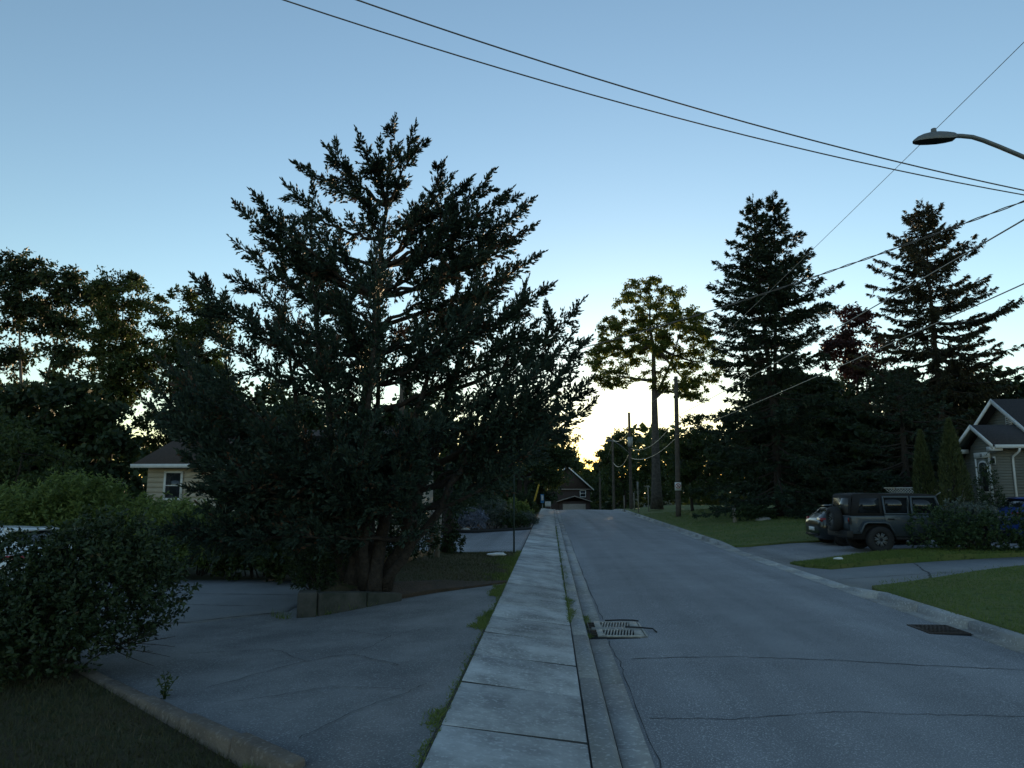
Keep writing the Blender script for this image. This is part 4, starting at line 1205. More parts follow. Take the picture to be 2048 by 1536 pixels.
grass('grass', 'weeds around the drain grates', [(.46, 10.5), (.62, 10.5), (.62, 12.3), (.46, 12.3)], 500, .045, M['grass'], lambda x, y: .01, seed=211, wd=.01, lean=.9, fade=lambda P: np.where((P[:, 1] > 11.6) | (P[:, 1] < 10.8), 1., .1))

# ================================================================ poles, wires, street furniture
def cprism(poly, axis, a, b):
    """extrude a polygon that may be concave"""
    import bmesh
    bm = bmesh.new()
    f = bm.faces.new([bm.verts.new((u, v, 0)) for u, v in poly])
    bm.normal_update()
    tri = bmesh.ops.triangulate(bm, faces=[f])['faces']
    bm.verts.index_update()
    T = [[v.index for v in t.verts] for t in tri]
    bm.free()
    n = len(poly)
    def p(u, v, w_):
        return {'x': (w_, u, v), 'y': (u, w_, v), 'z': (u, v, w_)}[axis]
    v = [p(u, v_, a) for u, v_ in poly] + [p(u, v_, b) for u, v_ in poly]
    t = [tuple(x[::-1]) for x in T] + [tuple(n + i for i in x) for x in T]
    q = [(i, (i + 1) % n, n + (i + 1) % n, n + i) for i in range(n)]
    return MB().add(v, q, t)


def fixn(o):
    import bmesh
    bm = bmesh.new()
    bm.from_mesh(o.data)
    bmesh.ops.recalc_face_normals(bm, faces=bm.faces[:])
    bm.to_mesh(o.data)
    bm.free()
    return o


def pole(label, x, y, H, r0=.17, r1=.11, z0=0.0, lean=(0, 0), group='wooden utility poles along the right side'):
    t = thing('utility_pole', label, 'pole', (x, y, z0), group)
    n = 8
    p = [(x + lean[0] * k / n, y + lean[1] * k / n, z0 - .3 + (H + .3) * k / n) for k in range(n + 1)]
    MB().tube(p, np.linspace(r0, r1, n + 1), 14).obj('shaft', M['pole_wood'], t, smooth=True)
    return t


near_pole = pole('nearest wooden utility pole in view, with the white no-parking sign', 8.75, 50, 9.65, .19, .13, .3, (.15, 0))
for zz in (9.75, 7.2, 5.85):
    MB().tube([(8.78, 49.83, zz), (8.78, 50.2, zz)], .05, 8).obj('insulator', M['lamp_grey'], near_pole)
sg = thing('no_parking_sign', 'white square no-parking sign on the nearest utility pole', 'sign', (8.75, 49.75, 2.3))
MB().box(8.53, 8.97, 49.77, 49.785, 2.0, 2.55).obj('plate', M['white'], sg)
def flat_ring(cx, cz, r0, r1, y, n=28):
    an = np.linspace(0, 2 * math.pi, n, endpoint=False)
    v = [(cx + math.cos(a) * r, y, cz + math.sin(a) * r) for a in an for r in (r0, r1)]
    return MB().add(v, [(2 * i, 2 * ((i + 1) % n), 2 * ((i + 1) % n) + 1, 2 * i + 1) for i in range(n)])
flat_ring(8.75, 2.31, .13, .175, 49.766).obj('ring', M['red_lens'], sg)
cprism([(8.65, 2.38), (8.68, 2.41), (8.85, 2.24), (8.82, 2.21)], 'y', 49.760, 49.763).obj('slash', M['red_lens'], sg)
pl = MB().box(8.705, 8.728, 49.764, 49.767, 2.22, 2.40)
pl.box(8.728, 8.78, 49.764, 49.767, 2.38, 2.40).box(8.728, 8.78, 49.764, 49.767, 2.305, 2.325).box(8.775, 8.795, 49.764, 49.767, 2.315, 2.39)
pl.obj('letter_p', M['black'], sg)

tp = pole('utility pole at the crest carrying a transformer can and lamp arm', 8.0, 72, 9.8, .18, .12, -.05)
MB().tube([(8.0, 71.6, 6.25), (8.0, 71.6, 6.3), (8.0, 71.6, 7.2), (8.0, 71.6, 7.25)], [.22, .24, .24, .2], 16).obj('transformer', M['galv'], tp, smooth=False)
MB().tube([(8.0, 71.95, 5.6), (7.2, 71.7, 6.3), (6.5, 71.5, 6.75), (6.1, 71.4, 6.85)], .035, 8).obj('lamp_arm', M['galv'], tp, smooth=True)
MB().tube([(6.15, 71.4, 6.85), (5.95, 71.38, 6.86), (5.6, 71.36, 6.84), (5.45, 71.35, 6.82)], [.05, .12, .11, .03], 10).obj('lamp_head', M['lamp_grey'], tp, smooth=True)
p3 = pole('utility pole beyond the crest left of the transformer pole', 8.3, 95, 9.9, .19, .13, float(drop(95)))
p4 = pole('farthest utility pole beside the brick house', 8.1, 118, 9.2, .19, .13, float(drop(118)))
pole('utility pole hidden behind the middle of the juniper', -7.4, 35, 7.8, .16, .12, 0, group=None)
# pole out of frame on the right that bears the street lamp and the lines
lp = pole('utility pole beyond the right edge that carries the street lamp arm', 9.6, 12.0, 11.2, .18, .12, .2, group=None)

lamp = thing('street_lamp', 'grey cobra-head street lamp on a curved arm in the upper right', 'street lamp', (9.6, 12.0, 7.0))
ap = np.array([(9.55, 12, 7.10), (9.1, 12, 7.32), (8.6, 12, 7.57), (8.21, 12, 7.76), (7.8, 12, 7.97), (7.55, 12, 8.09), (7.38, 12, 8.155), (7.2, 12, 8.18), (7.0, 12, 8.19)])
MB().tube(ap, .038, 12).obj('arm', M['lamp_grey'], lamp, smooth=True)
# housing: loft along x from the arm socket to the nose
st = [(7.10, .06, 8.14, 8.235), (7.06, .085, 8.125, 8.265), (6.95, .11, 8.105, 8.285), (6.82, .13, 8.095, 8.295), (6.68, .135, 8.09, 8.285), (6.55, .125, 8.085, 8.25), (6.45, .10, 8.085, 8.20), (6.39, .06, 8.085, 8.145), (6.37, .02, 8.09, 8.11)]
V, Q = [], []
st = [(x, w_, zb, zb + (zt - zb) * .84) for x, w_, zb, zt in st]
for x, w_, zb, zt in st:
    zm = zb + .03
    for yy, z in ((-w_ * .92, zb), (-w_, zm), (-w_ * .75, zm + (zt - zm) * .7), (-w_ * .3, zt), (w_ * .3, zt), (w_ * .75, zm + (zt - zm) * .7), (w_, zm), (w_ * .92, zb)):
        V.append((x, 12 + yy, z))
for i in range(len(st) - 1):
    for j in range(7):
        a = i * 8 + j
        Q.append((a, a + 1, a + 9, a + 8))
hs = MB().add(V, Q, [(0, j + 1, j) for j in range(1, 7)]).obj('housing', M['lamp_grey'], lamp, smooth=True)
fixn(hs)
V, Q = [], []
for x, w_, zb, zt in st[1:]:
    V += [(x, 12 - w_ * .9, zb + .004), (x, 12 - w_ * .5, zb - .018), (x, 12 + w_ * .5, zb - .018), (x, 12 + w_ * .9, zb + .004)]
for i in range(len(st) - 2):
    for j in range(3):
        a = i * 4 + j
        Q.append((a, a + 1, a + 5, a + 4))
MB().add(V, Q).obj('lens', M['black'], lamp, smooth=True)
MB().tube([(6.735, 12, 8.24), (6.735, 12, 8.28), (6.735, 12, 8.325), (6.735, 12, 8.332)], [.045, .046, .042, .03], 14).obj('photocell', M['lamp_grey'], lamp)


def wire(label, pts, r, sides=5, m='cable', seg=28, twist=0.0, name='overhead_cable', group='overhead lines'):
    """pts: list of (x,y,z) interpolated smoothly (quadratic through three, or catenary sag between two)"""
    p = np.array(pts, float)
    if len(p) == 3:                       # a, sag point mid, b
        q = bez(p[0], 2 * p[1] - (p[0] + p[2]) / 2, p[2], seg)
    else:
        q = p
    o = MB()
    if twist:
        s = np.linspace(0, 1, seg * 8)
        qq = np.stack([np.interp(s, np.linspace(0, 1, len(q)), q[:, k]) for k in range(3)], -1)
        ph = s * np.linalg.norm(q[-1] - q[0]) * 2 * math.pi / .9
        o.tube(qq + np.stack([np.zeros_like(s), np.cos(ph), np.sin(ph)], -1) * twist, r, sides)
        o.tube(qq - np.stack([np.zeros_like(s), np.cos(ph), np.sin(ph)], -1) * twist, r, sides)
    else:
        o.tube(q, r, sides)
    return tag(o.obj(name, M[m], smooth=True), label, 'cable', group)


t = np.linspace(0, 1.25, 40)
wire('upper of the two lines crossing the whole sky', np.stack([9.55 - 18.55 * t, 12 - 5 * t, 6.82 + 1.35 * t + 2.39 * t * t], -1), .011)
wire('lower of the two lines crossing the whole sky', np.stack([9.55 - 18.55 * t, 12 - 5 * t, 6.79 + .80 * t + 2.47 * t * t], -1), .010)
def sagw(a, b, s):
    a, b = np.array(a, float), np.array(b, float)
    return [a, (a + b) / 2 - [0, 0, s], b]
wire('thin top line running past the street lamp to the nearest pole', sagw((9.8, 12, 11.25), (8.93, 50, 9.85), .15), .008, m='cable_lit')
wire('upper thick cable in front of the spruces ending at the nearest pole', sagw((9.5, 12, 7.45), (8.88, 50, 7.15), .12), .017, m='cable_lit')
wire('lower thick cable in front of the spruces ending at the nearest pole', sagw((9.4, 12, 6.15), (8.86, 50, 5.8), .1), .014, m='cable_lit')
wire('twisted cable from the right edge across the street into the juniper', sagw((9.55, 12.0, 7.5), (-7.4, 35, 7.6), .77), .011, twist=.016)
wire('top line between the nearest pole and the transformer pole', sagw((8.93, 50, 9.85), (8.0, 72, 9.6), .5), .012, m='cable_lit')
wire('upper slack cable between the nearest pole and the transformer pole', sagw((8.86, 50, 7.0), (8.0, 72, 6.2), .95), .022, m='cable_lit')
wire('lower slack cable between the nearest pole and the transformer pole', sagw((8.84, 50, 5.7), (8.0, 72, 5.2), .7), .020, m='cable_lit')
wire('slack sunlit cable beyond the transformer pole', sagw((8.0, 72, 5.8), (8.3, 95, 5.6), 1.0), .03, m='cable_lit')
wire('bright slack cable hanging left of the transformer pole', sagw((8.0, 72, 7.9), (8.3, 95, 8.6), .6), .03, m='cable_lit')
wire('far slack cable by the brick house', sagw((8.3, 95, 8.5), (8.1, 118, 5.6), 1.1), .035, m='cable_lit')

# drains
dr = thing('drain_grate', 'pale double drain grate in the gutter beside the sidewalk', 'drain', (.98, 11.1, 0))
MB().box(.56, 1.38, 10.50, 11.70, -.05, .018).obj('pit', M['black'], dr)
for y0 in (10.54, 11.13):
    y1 = y0 + .50
    g = MB()
    g.box(.66, 1.32, y0, y0 + .035, .02, .045).box(.66, 1.32, y1 - .035, y1, .02, .045).box(.66, .75, y0 + .035, y1 - .035, .02, .045).box(1.20, 1.32, y0 + .035, y1 - .035, .02, .045)
    o = g.obj('grate_frame', M['grate'], dr)
    b = MB()
    x = .70
    for k in range(11):
        xa = .74 + k * .043
        b.hexa([(xa, y0 + .03, .022), (xa + .018, y0 + .03, .022), (xa + .075, y1 - .03, .022), (xa + .057, y1 - .03, .022),
                (xa, y0 + .03, .042), (xa + .018, y0 + .03, .042), (xa + .075, y1 - .03, .042), (xa + .057, y1 - .03, .042)])
    b.obj('grating', M['grate'], o, kind='stuff')
    s = MB()
    for k in range(3):
        s.box(.57, .66, y0 + .10 + k * .14, y0 + .13 + k * .14, .02, .04)
    s.obj('side_bar', M['grate_rust'], dr, kind='stuff')
MB().box(.60, 1.34, 11.05, 11.12, .018, .047).obj('middle_bar', M['kerb'], dr)
MB().box(1.335, 1.36, 10.54, 11.63, .018, .046).obj('edge_strip', M['grate'], dr)
MB().tube([(1.12, 11.22, .05), (1.11, 11.1, .062), (1.3, 11.06, .064), (1.5, 11.02, .055), (1.52, 10.9, .045), (1.53, 10.86, .04)], .011, 7).obj('hose', M['black'], dr, smooth=True)
MB().tube([(.85, 11.78, .03), (1.1, 11.82, .035), (1.28, 11.78, .04), (1.36, 11.66, .05)], .012, 7).obj('hose', M['black'], dr, smooth=True)

dg = thing('drain_grate', 'dark rusty drain grate against the right kerb', 'drain', (5.8, 11.35, 0))
MB().box(5.45, 6.08, 11.0, 11.7, -.04, .02).obj('pit', M['black'], dg)
fr = MB().box(5.47, 6.06, 11.02, 11.06, .02, .036).box(5.47, 6.06, 11.64, 11.68, .02, .036).box(5.47, 5.51, 11.06, 11.64, .02, .036).box(6.02, 6.06, 11.06, 11.64, .02, .036)
fr.obj('grate_frame', M['grate_rust'], dg)
b = MB()
for k in range(8):
    b.box(5.535 + k * .06, 5.56 + k * .06, 11.06, 11.64, .02, .034)
for k in range(4):
    b.box(5.51, 6.02, 11.15 + k * .12, 11.175 + k * .12, .0345, .0375)
b.obj('grating', M['grate_rust'], dg, kind='stuff')

# sign post and plank post on the berm
sp = thing('sign_post', 'thin dark green metal post beside the sidewalk before the second driveway', 'post', (-1.1, 21.7, .1))
MB().box(-1.125, -1.075, 21.68, 21.70, 0, 2.55).box(-1.125, -1.115, 21.70, 21.73, 0, 2.55).box(-1.085, -1.075, 21.70, 21.73, 0, 2.55).obj('channel', M['green_metal'], sp)
MB().box(-1.115, -1.085, 21.55, 21.68, 2.0, 2.45).obj('plate', M['green_metal'], sp)
pk = thing('plank_post', 'weathered wooden plank marker leaning on the berm under the juniper', 'post', (-3.05, 19.0, .25))
def plank(x0, x1, z0, z1, y0, lean, mname='wood_grey'):
    return MB().hexa([(x0, y0, z0), (x1, y0, z0), (x1, y0 + .05, z0), (x0, y0 + .05, z0), (x0 + lean, y0 + .04, z1), (x1 + lean, y0 + .04, z1), (x1 + lean, y0 + .09, z1), (x0 + lean, y0 + .09, z1)])
for k, (x0, x1, z0, z1) in enumerate(((-3.22, -3.14, .15, 1.58), (-3.135, -3.03, .5, 1.55), (-3.025, -2.94, .2, 1.6), (-3.12, -3.04, .12, .56))):
    plank(x0, x1, z0, z1, 19.0 + (0.06 if k == 3 else 0), .06).obj('plank', M['wood_grey'], pk)
MB().hexa([(-3.25, 18.985, .58), (-2.92, 18.985, .66), (-2.92, 18.998, .66), (-3.25, 18.998, .58), (-3.25, 18.985, .62), (-2.92, 18.985, .70), (-2.92, 18.998, .70), (-3.25, 18.998, .62)]).obj('crossbar', M['black'], pk)

def rock(name, label, cat, c, s, m, seed):
    rs = np.random.RandomState(seed)
    import bmesh
    bm = bmesh.new()
    bmesh.ops.create_icosphere(bm, subdivisions=2, radius=1)
    for v in bm.verts:
        k = 1 + .18 * math.sin(v.co.x * 4 + seed) * math.cos(v.co.y * 3.3 + seed) + rs.normal(0, .05)
        v.co = Vector((v.co.x * s[0] * k, v.co.y * s[1] * k, max(v.co.z, -.5) * s[2] * k))
    me = bpy.data.meshes.new(name)
    bm.to_mesh(me)
    bm.free()
    me.materials.append(m)
    o = bpy.data.objects.new(name, me)
    COL.objects.link(o)
    o.location = c
    return tag(o, label, cat)
rock('flat_stone', 'flat pale slab lying in the grass before the sign post', 'stone', (-1.5, 20.2, .30), (.28, .12, .05), M['white'], 3)
rock('edging_stone', 'pale rounded stone at the corner of the garden bed edging', 'stone', (-4.05, 34.3, .12), (.24, .16, .16), M['stone'], 5)
rock('bed_stone', 'pale stone at the edge of the flower bed on the far lawn', 'stone', (11.2, 38.6, .45), (.42, .25, .22), M['stone'], 8)
rock('litter_scrap', 'white scrap of litter on the grass strip between the driveways', 'litter', (8.0, 20.75, .18), (.13, .07, .04), M['white'], 9)
ed = MB().tube([(-4.5, 34.35, .12), (-4.3, 34.15, .12), (-4.05, 34.08, .12), (-3.2, 34.2, .12), (-2.0, 34.4, .17), (-1.05, 34.5, .22), (-1.0, 35.5, .22), (-1.0, 40, .22)], .07, 8)
tag(ed.obj('bed_edging', M['rubber_edge'], smooth=True), 'black edging along the front of the garden bed', 'edging')

# odds and ends further off
gw = thing('guy_wire', 'yellow guy wire guard leaning beside the far sidewalk', 'guy wire', (-1.75, 66, .1))
MB().tube([(-1.75, 66, .0), (-1.05, 66.2, 2.5)], .075, 8).obj('guard', M['yellow'], gw, smooth=True)
MB().tube([(-1.1, 66.2, 2.3), (-.1, 66.5, 6.0)], .012, 5).obj('cable', M['galv'], gw)
bb = thing('blue_box', 'blue upright box on a post by the far sidewalk', 'box', (-.75, 70, 0))
bevel(MB().box(-.95, -.62, 69.8, 70.1, .75, 1.6).obj('case', M['blue_plastic'], bb), .02)
MB().box(-.82, -.75, 69.9, 70.0, 0, .75).obj('post', M['galv'], bb)
MB().box(-.88, -.68, 69.785, 69.797, 1.0, 1.5).obj('door', M['white'], bb)
ws = thing('lawn_sign', 'small white board on legs at the crest beside the far sidewalk', 'sign', (-.6, 73, 0))
MB().box(-.55, .05, 73, 73.04, .35, .85).obj('board', M['white'], ws)
for x in (-.5, 0):
    MB().box(x, x + .04, 73.045, 73.08, -.1, .9).obj('leg', M['wood_grey'], ws)
for x, y_, h, lb, s in ((7.25, 60, 2.6, 'sign post with a narrow plate seen edge-on at the lawn corner', 1), (8.35, 62, 2.35, 'thin bare stake just left of the maple trunk', 0), (7.6, 66, 1.75, 'short thick stake behind the edge-on sign post', 0), (6.9, 68, 1.5, 'thin stake left of the transformer pole', 0)):
    st_ = thing('marker_stake', lb, 'post', (x, y_, .1))
    MB().tube([(x, y_, 0), (x, y_, h)], .045, 7).obj('shaft', M['wood_grey'], st_)
    if s:
        MB().box(x - .09, x + .05, y_ - .1, y_ - .07, h - .55, h + .1).obj('plate', M['stone'], st_)
ps = thing('short_post', 'short thick wooden post in front of the flower shrub', 'post', (9.75, 38.9, .3))
MB().tube([(9.75, 38.9, .2), (9.76, 38.9, .7), (9.75, 38.9, 1.1)], [.11, .10, .09], 9).obj('shaft', M['wood_grey'], ps, smooth=True)

# ================================================================ houses
def window(parent, x0, x1, z0, z1, y, bars=1):
    """window in a wall facing -Y"""
    f = .09
    m = MB().box(x0, x1, y - .05, y, z0, z0 + f).box(x0, x1, y - .05, y, z1 - f, z1).box(x0, x0 + f, y - .05, y, z0 + f, z1 - f).box(x1 - f, x1, y - .05, y, z0 + f, z1 - f)
    w_ = m.obj('window', M['white'], parent)
    MB().box(x0 + f, x1 - f, y - .028, y - .02, z0 + f, z1 - f).obj('pane', M['glass'], w_)
    if bars:
        zc = (z0 + z1) / 2
        MB().box(x0 + f, x1 - f, y - .04, y - .029, zc - .02, zc + .02).obj('sash_bar', M['white'], w_)
    return w_


bh = thing('bungalow', 'cream-sided bungalow with brown roof half hidden by the juniper', 'house', (-11, 30, 0))
MB().box(-16.15, -5.9, 28.05, 35.9, 0, 3.0).obj('wall', M['cream'], bh)
z = .35
while z < 2.95:
    MB().hexa([(-16.2, 28.012, z), (-5.85, 28.012, z), (-5.85, 28.05, z), (-16.2, 28.05, z), (-16.2, 28.036, z + .196), (-5.85, 28.036, z + .196), (-5.85, 28.05, z + .196), (-16.2, 28.05, z + .196)]).obj('board', M['cream'], bh)
    z += .2
cprism([(27.5, 3.0), (27.5, 3.06), (32, 4.78), (36.5, 3.06), (36.5, 3.0), (32, 4.70)], 'x', -16.6, -5.5).obj('roof', M['roof_brown'], bh)
MB().box(-16.62, -5.48, 27.46, 27.498, 2.93, 3.08).obj('fascia', M['white'], bh)
MB().prism([(28.05, 3.0), (35.9, 3.0), (32, 4.55)], 'x', -16.15, -16.0).obj('gable', M['cream'], bh)
for x0, x1 in ((-15.5, -14.72), (-12.2, -11.2), (-9.3, -8.3)):
    window(bh, x0, x1, 1.65, 2.82, 28.01)

# grey house with a gabled porch facing the street
gh = thing('grey_house', 'grey-sided house with white-trimmed gabled porch numbered 11', 'house', (20, 32, .4))
PY0, PY1, PX = 30.0, 31.9, 18.15
MB().box(PX + .04, 20.0, PY0 + .04, PY1 - .04, .1, 3.95).obj('porch_wall', M['grey_siding'], gh)
def clap_x(xp, y0f, y1f, z0, z1, step=.115, sgn=-1):
    """clapboards on a wall facing -X; y0f,y1f give the span at height z"""
    m = MB()
    z = z0
    while z < z1 - .02:
        a, b = y0f(z), y1f(z)
        a2, b2 = y0f(z + step), y1f(z + step)
        if b - a > .06:
            zz = min(z + step - .002, z1)
            m.hexa([(xp - .03, a, z), (xp, a, z), (xp, b, z), (xp - .03, b, z), (xp - .008, a2, zz), (xp, a2, zz), (xp, b2, zz), (xp - .008, b2, zz)])
        z += step
    return m
def clap_y(yp, x0, x1, z0, z1, step=.115):
    m = MB()
    z = z0
    while z < z1 - .02:
        zz = min(z + step - .002, z1)
        m.hexa([(x0, yp - .03, z), (x1, yp - .03, z), (x1, yp, z), (x0, yp, z), (x0, yp - .008, zz), (x1, yp - .008, zz), (x1, yp, zz), (x0, yp, zz)])
        z += step
    return m
pc = (PY0 + PY1) / 2
o = clap_x(PX + .04, lambda z: PY0 + .03 if z < 3.8 else PY0 + .03 + (z - 3.8) * 1.25, lambda z: PY1 - .03 if z < 3.8 else PY1 - .03 - (z - 3.8) * 1.25, .3, 4.5).obj('siding', M['grey_siding'], gh, kind='stuff')
fixn(o)
fixn(clap_y(PY0 + .04, PX + .06, 20.0, .3, 3.9).obj('siding', M['grey_siding'], gh, kind='stuff'))
MB().prism([(PY0 + .05, 3.9), (PY1 - .05, 3.9), (pc, 4.55)], 'x', PX + .05, 20.0).obj('porch_gable', M['grey_siding'], gh)
RX0 = 17.72
cprism([(29.55, 3.80), (29.55, 3.86), (pc, 4.78), (32.35, 3.86), (32.35, 3.80), (pc, 4.71)], 'x', RX0 + .03, 20.2).obj('porch_roof', M['roof_dark'], gh)
for s in (-1, 1):                                  # white rakes and eave returns of the porch
    e = pc + s * 1.40
    m = MB().hexa([(RX0, pc, 4.60), (RX0 + .03, pc, 4.60), (RX0 + .03, e, 3.70), (RX0, e, 3.70), (RX0, pc, 4.79), (RX0 + .03, pc, 4.79), (RX0 + .03, e, 3.87), (RX0, e, 3.87)])
    fixn(m.obj('rake_board', M['white'], gh))
    a, b = (e, e + .45) if s < 0 else (e - .45, e)
    MB().box(RX0 + .031, RX0 + .42, a + .02, b, 3.62, 3.795).obj('eave_return', M['white'], gh)
    fixn(MB().hexa([(RX0 + .05, pc - s * .0, 4.69), (PX + .04, pc, 4.69), (PX + .04, e, 3.785), (RX0 + .05, e, 3.785), (RX0 + .05, pc, 4.705), (PX + .04, pc, 4.705), (PX + .04, e, 3.80), (RX0 + .05, e, 3.80)]).obj('soffit', M['grey_siding'], gh))
MB().box(RX0 + .1, 22.0, 29.46, 29.548, 3.72, 3.86).obj('eaves_gutter', M['white'], gh)
MB().tube([(18.75, 29.5, 3.72), (18.75, 29.55, 3.6), (18.72, 29.92, 3.4), (18.72, 29.94, 3.2), (18.72, 29.94, .5)], .045, 8).obj('downspout', M['white'], gh, smooth=True)
MB().box(PX - .06, PX + .006, 30.42, 31.5, 3.38, 3.62).obj('door_header', M['white'], gh)
num = MB().box(PX - .068, PX - .0605, 30.93, 30.965, 3.43, 3.57).box(PX - .068, PX - .0605, 31.01, 31.045, 3.43, 3.57)
num.obj('house_number', M['black'], gh)
for y0 in (30.46, 31.40):
    MB().box(PX - .04, PX + .004, y0, y0 + .10, 1.35, 3.379).obj('door_jamb', M['white'], gh)
dd = MB().box(PX - .02, PX + .003, 30.56, 31.40, 1.35, 3.37).obj('door', M['grey_siding'], gh)
arch = [(30.70, 2.0), (31.26, 2.0), (31.26, 3.05)] + [(30.98 + .28 * math.cos(a), 3.05 + .16 * math.sin(a)) for a in np.linspace(.3, math.pi - .3, 7)] + [(30.70, 3.05)]
arch_o = [(30.64, 1.94), (31.32, 1.94), (31.32, 3.06)] + [(30.98 + .34 * math.cos(a), 3.06 + .22 * math.sin(a)) for a in np.linspace(.3, math.pi - .3, 7)] + [(30.64, 3.06)]
cprism(arch_o, 'x', PX - .03, PX - .021).obj('glass_surround', M['white'], dd)
cprism(arch, 'x', PX - .038, PX - .031).obj('door_glass', M['glass'], dd)
ln_ = MB().box(PX - .10, PX + .003, 30.16, 30.24, 3.15, 3.35).obj('porch_light', M['black'], gh)
MB().box(PX - .012, PX + .002, 30.12, 30.28, 3.08, 3.42).obj('backplate', M['white'], ln_)
# main block
MX, MC, MH = 20.0, 32.4, 6.05
wallz = lambda y: MH - .12 - .72 * abs(y - MC)
cprism([(28.6, .1), (36.2, .1), (36.2, wallz(36.2)), (MC, wallz(MC)), (28.6, wallz(28.6))], 'x', MX + .03, 30).obj('wall', M['grey_siding'], gh)
fixn(clap_x(MX + .03, lambda z: max(28.6, MC - (MH - .15 - z) / .72), lambda z: min(36.2, MC + (MH - .15 - z) / .72), .3, 5.95).obj('siding', M['grey_siding'], gh, kind='stuff'))
cprism([(27.9, MH - .72 * 4.5 - .06), (27.9, MH - .72 * 4.5), (MC, MH), (36.9, MH - .72 * 4.5), (36.9, MH - .72 * 4.5 - .06), (MC, MH - .07)], 'x', MX - .42, 30.5).obj('roof', M['roof_dark'], gh)
for s in (-1, 1):
    e = MC + s * 4.5
    ze = MH - .72 * 4.5
    fixn(MB().hexa([(MX - .45, MC, MH - .2), (MX - .421, MC, MH - .2), (MX - .421, e, ze - .2), (MX - .45, e, ze - .2), (MX - .45, MC, MH + .012), (MX - .421, MC, MH + .012), (MX - .421, e, ze + .012), (MX - .45, e, ze + .012)]).obj('rake_board', M['white'], gh))
vt = MB().box(MX - .05, MX - .0, 31.75, 32.15, 4.65, 5.25).obj('gable_vent', M['white'], gh)
for k in range(6):
    MB().hexa([(MX - .06, 31.80, 4.71 + k * .085), (MX - .051, 31.80, 4.71 + k * .085), (MX - .051, 32.10, 4.71 + k * .085), (MX - .06, 32.10, 4.71 + k * .085),
               (MX - .055, 31.80, 4.75 + k * .085), (MX - .051, 31.80, 4.75 + k * .085), (MX - .051, 32.10, 4.75 + k * .085), (MX - .055, 32.10, 4.75 + k * .085)]).obj('louver', M['dark_metal'], vt)
MB().box(17.1, 18.13, 30.2, 31.7, .3, 1.33).obj('porch_step', M['wood_grey'], gh)

pr_ = thing('porch_railing', 'weathered wooden railing at the steps of the grey house', 'railing', (17.0, 32.2, .4))
for x in (16.7, 17.1, 17.5, 17.9):
    MB().box(x, x + .09, 32.2, 32.29, .4, 2.15 + (x - 16.7) * .1).obj('post', M['wood_grey'], pr_)
MB().hexa([(16.6, 32.18, 1.9), (18.1, 32.18, 2.1), (18.1, 32.3, 2.1), (16.6, 32.3, 1.9), (16.6, 32.18, 1.98), (18.1, 32.18, 2.18), (18.1, 32.3, 2.18), (16.6, 32.3, 1.98)]).obj('handrail', M['wood_grey'], pr_)

lf = thing('lattice_fence', 'white lattice-topped fence panel behind the off-road vehicle', 'fence', (17.2, 36, .4))
for k in range(9):
    MB().box(16.35 + k * .2, 16.53 + k * .2, 36.0, 36.03, .4, 1.72).obj('board', M['white'], lf)
MB().box(16.3, 18.2, 35.98, 36.05, 1.73, 1.80).obj('rail', M['white'], lf)
MB().box(16.3, 18.2, 35.98, 36.05, 2.12, 2.18).obj('rail', M['white'], lf)
lt_ = MB()
for k in range(-2, 15):
    for s in (-1, 1):
        x = 16.35 + k * .13
        a, b = (x, x + .3) if s > 0 else (x + .3, x)
        za, zb = 1.81, 2.11
        if a < 16.3 or b < 16.3 or a > 18.17 or b > 18.17:
            continue
        yy = 36.0 if s > 0 else 36.012
        lt_.hexa([(a, yy, za), (a + .03, yy, za), (a + .03, yy + .01, za), (a, yy + .01, za), (b, yy, zb), (b + .03, yy, zb), (b + .03, yy + .01, zb), (b, yy + .01, zb)])
lt_.obj('lattice', M['white'], lf, kind='stuff')

# brick house over the crest
fh = thing('brick_house', 'brown brick gabled house with garage at the end of the street', 'house', (3.2, 122, -3))
MB().box(-.9, 6.6, 120.05, 128, -4.2, 2.1).obj('wall', M['brick'], fh)
MB().prism([(-.9, 2.1), (6.6, 2.1), (2.85, 5.6)], 'y', 120.05, 121).obj('gable', M['roof_brown'], fh)
cprism([(-1.5, 1.85), (-1.5, 2.0), (2.85, 5.95), (7.2, 2.0), (7.2, 1.85), (2.85, 5.75)], 'y', 119.62, 128.5).obj('roof', M['roof_brown'], fh)
for s in (-1, 1):
    e = 2.85 + s * 4.38
    fixn(MB().hexa([(2.85, 119.55, 5.72), (2.85, 119.615, 5.72), (e, 119.615, 1.78), (e, 119.55, 1.78), (2.85, 119.55, 5.98), (2.85, 119.615, 5.98), (e, 119.615, 2.03), (e, 119.55, 2.03)]).obj('rake_board', M['white'], fh))
MB().box(-.9, 6.9, 119.8, 120.04, 1.95, 2.12).obj('fascia', M['wood_grey'], fh)
window(fh, 4.9, 5.9, .75, 1.9, 120.04)
MB().box(1.5, 6.2, 117.6, 120.0, -4.0, .1).obj('garage_wall', M['brick'], fh)
cprism([(1.0, -.02), (1.0, .10), (3.95, .98), (6.7, .10), (6.7, -.02), (3.95, .86)], 'y', 117.2, 120.0).obj('garage_roof', M['roof_brown'], fh)
for s, e in ((-1, .95), (1, 6.75)):
    fixn(MB().hexa([(3.95, 117.12, .86), (3.95, 117.18, .86), (e, 117.18, -.03), (e, 117.12, -.03), (3.95, 117.12, 1.02), (3.95, 117.18, 1.02), (e, 117.18, .12), (e, 117.12, .12)]).obj('rake_board', M['wood_grey'], fh))
MB().box(2.0, 5.7, 117.55, 117.595, -3.2, -.3).obj('garage_door', M['wood_grey'], fh)

